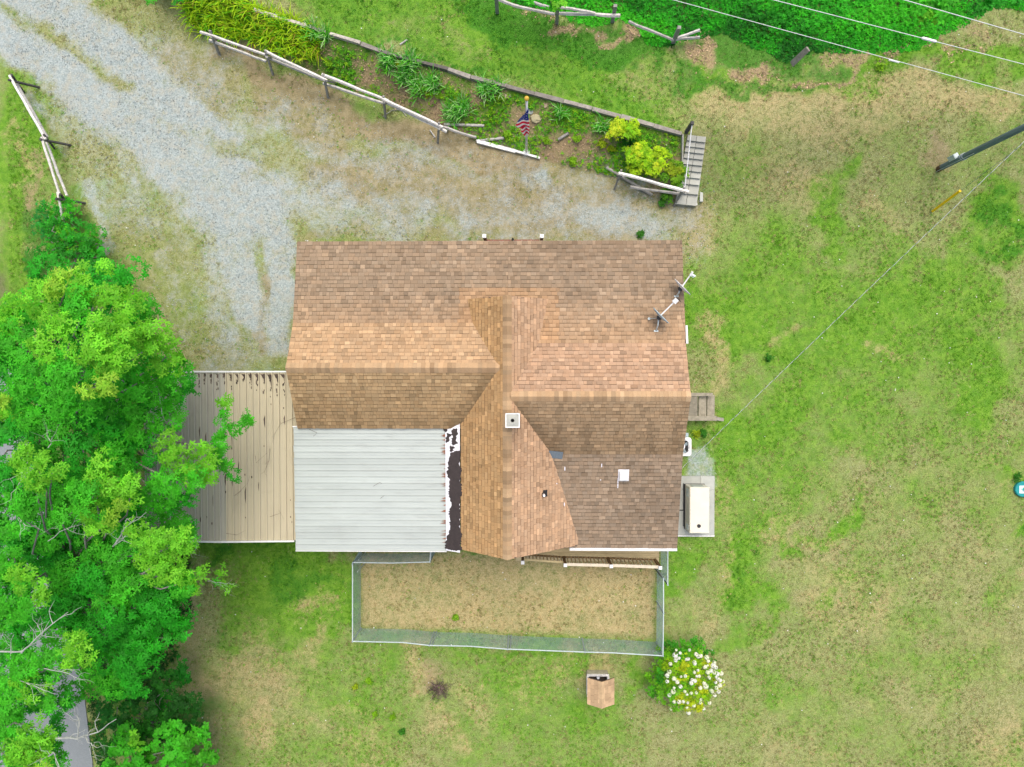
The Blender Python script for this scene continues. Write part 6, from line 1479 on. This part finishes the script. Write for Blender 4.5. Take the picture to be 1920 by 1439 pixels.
tag(big_mesh('daylilies', *straps(len(x), np.stack([x, y, gz(x, y)], 1), (0.36, 0.66), 0.034, cl), MAT['leaf']), 'mass of yellow-green strap-leaved lilies in the top corner of the bed', 'lilies', kind='stuff')
def clump(name, label, cat, u, v, r, n, L_, w, cols, group, extra=0):
    c = atg(u, v); t = thing(name, c, label, cat, group)
    a = rng.uniform(0, 6.28, n); q = rng.uniform(0, r, n); px_ = np.stack([c.x + q * np.cos(a), c.y + q * np.sin(a)], 1); pos = np.concatenate([px_, gz(px_[:, 0], px_[:, 1])[:, None]], 1)
    col = np.array(cols)[rng.integers(0, len(cols), n)] * rng.uniform(0.75, 1.25, (n, 1))
    big_mesh('leaves', *straps(n, pos, L_, w, col, 0.8), MAT['leaf'], t)
    return t
IR = [(0.12, 0.54, 0.06), (0.24, 0.64, 0.12), (0.46, 0.72, 0.30), (0.16, 0.60, 0.03)]
for (u, v, r, n, lab) in ((728, 118, 0.30, 150, 'iris clump nearest the long fence\'s middle post, top of the iris row'), (768, 122, 0.32, 150, 'iris clump touching the dark timber edging'), (758, 150, 0.22, 90, 'small iris clump between two larger ones on the bank'), (785, 165, 0.30, 130, 'iris clump with bright yellow-green weeds at its foot'), (812, 160, 0.30, 130, 'blue-green iris clump beside the pale timber edging'), (850, 215, 0.34, 130, 'iris clump above the last crossed fence posts'), (870, 205, 0.26, 90, 'sparse iris clump in the middle of the bed'), (908, 172, 0.24, 90, 'iris clump with wide-splayed leaves at the timber edging'), (932, 168, 0.22, 60, 'small iris clump beside the pinkish rock'), (612, 72, 0.18, 60, 'dark green iris clump at the end of the yellow lilies'), (588, 62, 0.16, 50, 'small iris clump at the pale edging boards'), (1050, 215, 0.2, 50, 'thin grassy clump between flag and timber edging'), (1128, 240, 0.22, 50, 'loose grassy clump behind the yellow shrub')):
    clump('iris_clump', lab, 'iris', u, v, r, int(n * 1.25), (0.34, 0.66), 0.034, IR, 'iris clumps in the garden bed')
def shrub(name, label, u, v, R_, h, n, cols, tm, size, group, cat='shrub', stems=5):
    c = atg(u, v); t = thing(name, c, label, cat, group); mb = MB()
    for k in range(stems):
        a = 6.28 * k / stems; mb.tube([c - V3(0, 0, 0.05), c + V3(math.cos(a) * R_ * 0.3, math.sin(a) * R_ * 0.3, h * 0.4), c + V3(math.cos(a) * R_ * 0.6, math.sin(a) * R_ * 0.6, h * 0.8)], [0.02, 0.014, 0.006], 5)
    mb.build('stems', MAT['bark'], t); parts = []
    for k in range(max(5, int(n / 70))):
        a = random.uniform(0, 6.28); q = R_ * math.sqrt(random.random()) * 0.72; p = c + V3(math.cos(a) * q, math.sin(a) * q, h * (0.45 + 0.4 * (1 - q / R_)) + random.uniform(-.08, .08))
        parts += blob_leaves(p, R_ * 0.42, int(n / max(5, int(n / 70))), random.choice(cols), size, tm, flat=0.8, var=0.3)
    big_mesh('foliage', *merge(parts), MAT['leaf'], t); return t
GY = [(0.48, 0.76, 0.014), (0.40, 0.72, 0.014), (0.62, 0.82, 0.03), (0.30, 0.64, 0.014)]
for (u, v, R_, n, lab) in ((1168, 258, 0.55, 900, 'golden-leaved shrub below the timber edging near the bed\'s end'), (1185, 300, 0.58, 900, 'golden-leaved shrub just behind the white fence rail\'s first post'), (1222, 308, 0.56, 900, 'golden-leaved shrub in the middle above the white fence rail'), (1256, 334, 0.50, 700, 'greener rounded shrub beside the block stairs')):
    shrub('golden_shrub', lab, u, v, R_, 0.75, n, GY if u < 1240 else [(0.20, 0.44, 0.012), (0.14, 0.38, 0.012), (0.34, 0.48, 0.015)], SMALL, (0.05, 0.08), 'golden shrubs at the end of the garden bed')
shrub('low_shrub', 'dark green sprawling plant under the white fence rail', 1245, 368, 0.38, 0.3, 170, [(0.05, 0.24, 0.012), (0.10, 0.32, 0.012)], SMALL, (0.06, 0.09), None)
shrub('low_shrub', 'dark green leafy plant between the golden shrubs', 1178, 272, 0.22, 0.35, 120, [(0.03, 0.20, 0.014)], SMALL, (0.06, 0.09), None)
# bright weeds
for i, (u, v, s_, lab) in enumerate(((617, 120, .26, 'bright weed beside the third fence post'), (587, 116, .2, 'bright weed behind the second length of rail'), (797, 160, .26, 'yellow-green weed at the foot of the iris row'), (805, 178, .24, 'yellow-green weed below the blue-green irises'), (748, 121, .16, 'yellow-green weed in the top iris clump'), (826, 182, .2, 'round weed right of the iris row'), (910, 168, .22, 'bright weed in the splayed iris clump'), (938, 185, .18, 'bright weed beside the pinkish rock'), (950, 255, .2, 'bright weed left of the flagpole foot'), (1025, 265, .2, 'bright weed right of the flagpole'), (1083, 262, .24, 'bright weed beside the weathered log'), (1128, 270, .22, 'golden weed left of the golden shrubs'), (1146, 280, .16, 'small golden weed at the shrub edge'), (1075, 305, .16, 'bright weed at the lower edge of the bed'), (512, 50, .26, 'bright green weed among the yellow lilies'), (430, 48, .28, 'green weed at the middle of the yellow lilies'),
                                     (692, 1276, .14, 'bright weed on the lower lawn left of the dead bush'), (704, 1338, .12, 'lower of the bright weeds on the bottom lawn'), (737, 1343, .12, 'bright weed on the bottom lawn nearest the straw patch'), (755, 1370, .14, 'dark weed tuft near the bottom straw patch'), (668, 1285, .10, 'small yellow weed on the lower lawn'), (855, 1156, .12, 'bright weed in the middle of the dog run'), (1650, 125, .3, 'bright weed at the edge of the litter below the wires'), (1305, 815, .22, 'yellow-green weeds between the side steps and condenser'), (1318, 812, .16, 'small dark weed beside the side steps'), (1200, 440, .2, 'weed tuft by the front eave'), (1905, 893, .2, 'dark green tuft above the teal lid'), (1440, 672, .18, 'dark tuft on the side lawn'))):
    c = atg(u, v); P = np.array(c) + np.stack([rng.normal(0, s_ * 0.3, 26), rng.normal(0, s_ * 0.3, 26), rng.uniform(0.03, 0.16, 26)], 1)
    base = np.array([(0.22, 0.46, 0.012), (0.34, 0.48, 0.012), (0.05, 0.24, 0.014)][2 if 'dark' in lab or 'tuft' in lab else (1 if 'yellow' in lab or 'golden' in lab else 0)])
    N = np.stack([rng.normal(0, .4, 26), rng.normal(0, .4, 26), np.ones(26)], 1)
    V_, T_, C_ = merge(rosettes(SMALL, P, N, rng.uniform(0.06, 0.11, 26), base * rng.uniform(0.7, 1.3, (26, 1))))
    tag(big_mesh('weed', V_, T_, C_, MAT['leaf']), lab, 'weed', 'weeds in lawn and bed')
# low green weeds spread over the bed
x, y = in_area([(600, 95), (700, 115), (820, 160), (960, 185), (1150, 240), (1265, 268), (1262, 330), (1150, 325), (1010, 288), (900, 255), (740, 190), (620, 148)], 0.5, 11000)
nn = fbm(x + 40, y - 13, 1.3); k = rng.random(len(x)) < np.clip((nn - 0.37) * 5, 0.05, 1); x, y = x[k], y[k]; m = len(x)
tag(big_mesh('bed_weeds', *merge(rosettes(SMALL, np.stack([x, y, gz(x, y) + rng.uniform(0.02, 0.12, m)], 1), np.stack([rng.normal(0, .4, m), rng.normal(0, .4, m), np.ones(m)], 1), rng.uniform(0.05, 0.09, m), np.array([(0.17, 0.50, 0.014), (0.28, 0.54, 0.014), (0.10, 0.42, 0.014)])[rng.integers(0, 3, m)] * rng.uniform(0.7, 1.3, (m, 1)))), MAT['leaf']), 'low green weeds spreading between the garden bed plants', 'weeds', kind='stuff')
# hydrangea in flower
c = atg(1288, 1262); hy = thing('hydrangea_bush', c, 'rounded yellow-green hydrangea covered in white flower heads', 'bush')
mb = MB()
for k in range(7):
    a = 6.28 * k / 7; mb.tube([c, c + V3(math.cos(a) * 0.4, math.sin(a) * 0.4, 0.6), c + V3(math.cos(a) * 0.8, math.sin(a) * 0.8, 1.0)], [0.03, 0.02, 0.008], 5)
mb.build('stems', MAT['bark'], hy); parts = []
def dome(u, v):
    d = math.hypot(u - 1288, v - 1268) / 74; return 0.35 + 1.05 * math.sqrt(max(0, 1 - min(d, 1) ** 2))
for (u, v) in [(1281 + 65 * math.sqrt(k / 46) * math.cos(k * 2.4), 1264 + 63 * math.sqrt(k / 46) * math.sin(k * 2.4)) for k in range(46)]:
    z = dome(u, v); col = random.choice(((0.34, 0.60, 0.012), (0.26, 0.56, 0.012), (0.50, 0.62, 0.012), (0.17, 0.50, 0.012)) if (v > 1235 and u > 1245) else ((0.09, 0.40, 0.012), (0.05, 0.32, 0.012), (0.16, 0.46, 0.012)))
    parts += blob_leaves(at(u, v, z - 0.12), 0.27, 46, col, (0.06, 0.10), SMALL, flat=0.8)
big_mesh('foliage', *merge(parts), MAT['leaf'], hy)
heads = [(1266, 1229, 9), (1275, 1225, 7), (1267, 1238, 7), (1257, 1245, 6), (1255, 1260, 9), (1251, 1267, 9), (1264, 1273, 9), (1270, 1279, 8), (1276, 1288, 8), (1251, 1278, 6), (1262, 1297, 8), (1302, 1242, 8), (1287, 1237, 6), (1305, 1227, 7), (1309, 1231, 7), (1325, 1233, 8), (1328, 1240, 6), (1337, 1248, 9), (1342, 1252, 8), (1333, 1258, 9), (1327, 1261, 8), (1339, 1261, 8), (1345, 1264, 7), (1322, 1251, 7), (1352, 1263, 9), (1346, 1273, 8), (1350, 1276, 7), (1349, 1285, 8), (1343, 1290, 8), (1347, 1297, 9), (1340, 1304, 7), (1335, 1297, 6), (1356, 1278, 5), (1323, 1287, 9), (1320, 1281, 7), (1313, 1290, 7), (1296, 1281, 8), (1303, 1277, 7), (1302, 1261, 6), (1277, 1269, 5), (1264, 1316, 7), (1273, 1316, 7), (1281, 1316, 6), (1301, 1323, 7), (1288, 1327, 6), (1291, 1336, 8), (1330, 1318, 7), (1258, 1330, 5), (1319, 1329, 6), (1255, 1304, 6), (1313, 1318, 5), (1296, 1300, 5), (1284, 1297, 5), (1264, 1290, 5), (1311, 1268, 5), (1342, 1280, 6), (1330, 1272, 5)] + [(1285 + 62 * math.sqrt(k / 34) * math.cos(k * 2.9 + 1), 1268 + 60 * math.sqrt(k / 34) * math.sin(k * 2.9 + 1), random.choice((4, 5, 6))) for k in range(34) if math.cos(k * 2.9 + 1) > -0.35]
pet_v, pet_t = leaf_tmpl((0.3, 0.9, 0.5), n=4, tilt=0.3, droop=0.2, r0=0.05)
for (u, v, s_) in heads:
    z = dome(u, v) + 0.16; p = np.array(at(u, v, z)); m = 46; e = rng.normal(0, 1, (m, 3)); e /= np.linalg.norm(e, axis=1, keepdims=True); e[:, 2] = np.abs(e[:, 2]); R_ = s_ * 0.0108 * random.uniform(0.85, 1.15)
    tint = np.array(random.choice(((1, 1, 1), (1, 1, 0.97), (1.0, 1.0, 0.86), (0.95, 1.0, 0.78))))
    big_mesh('flower_head', *scatter(pet_v, pet_t, p + e * R_ * 0.85, frames(e, rng.uniform(0, 6, m)), np.full(m, R_ * 0.30), tint * rng.uniform(0.9, 1.05, (m, 1))), MAT['petal'], hy)
# dead shrub
c = atg(823, 1289); ds = thing('dead_shrub', c, 'dead brown twiggy shrub on the bottom lawn', 'shrub')
for k in range(60):
    a = random.uniform(0, 6.28); d = V3(math.cos(a), math.sin(a), 0); L_ = random.uniform(0.2, 0.55); b = MB(); P = [c + d * 0.04]
    for j in range(4): P.append(P[-1] + (d * random.uniform(0.5, 1) + V3(random.uniform(-.5, .5), random.uniform(-.5, .5), random.uniform(0.1, 0.9))).normalized() * L_ * 0.27)
    kc = random.choice((0.6, 0.8, 1.0, 1.0, 2.2)); b.tube(P, [0.012, 0.009, 0.007, 0.004, 0.002], 4, (kc,) * 3)
    for j in (1, 2, 3, 3, 4):
        q = P[j] + V3(random.uniform(-.13, .13), random.uniform(-.13, .13), random.uniform(0, .1)); b.tube([P[j], P[j].lerp(q, 0.5) + V3(0.01, 0, 0.01), q], [0.006, 0.004, 0.002], 3, (kc,) * 3)
    b.build('twig', MAT['drytwig'], ds)
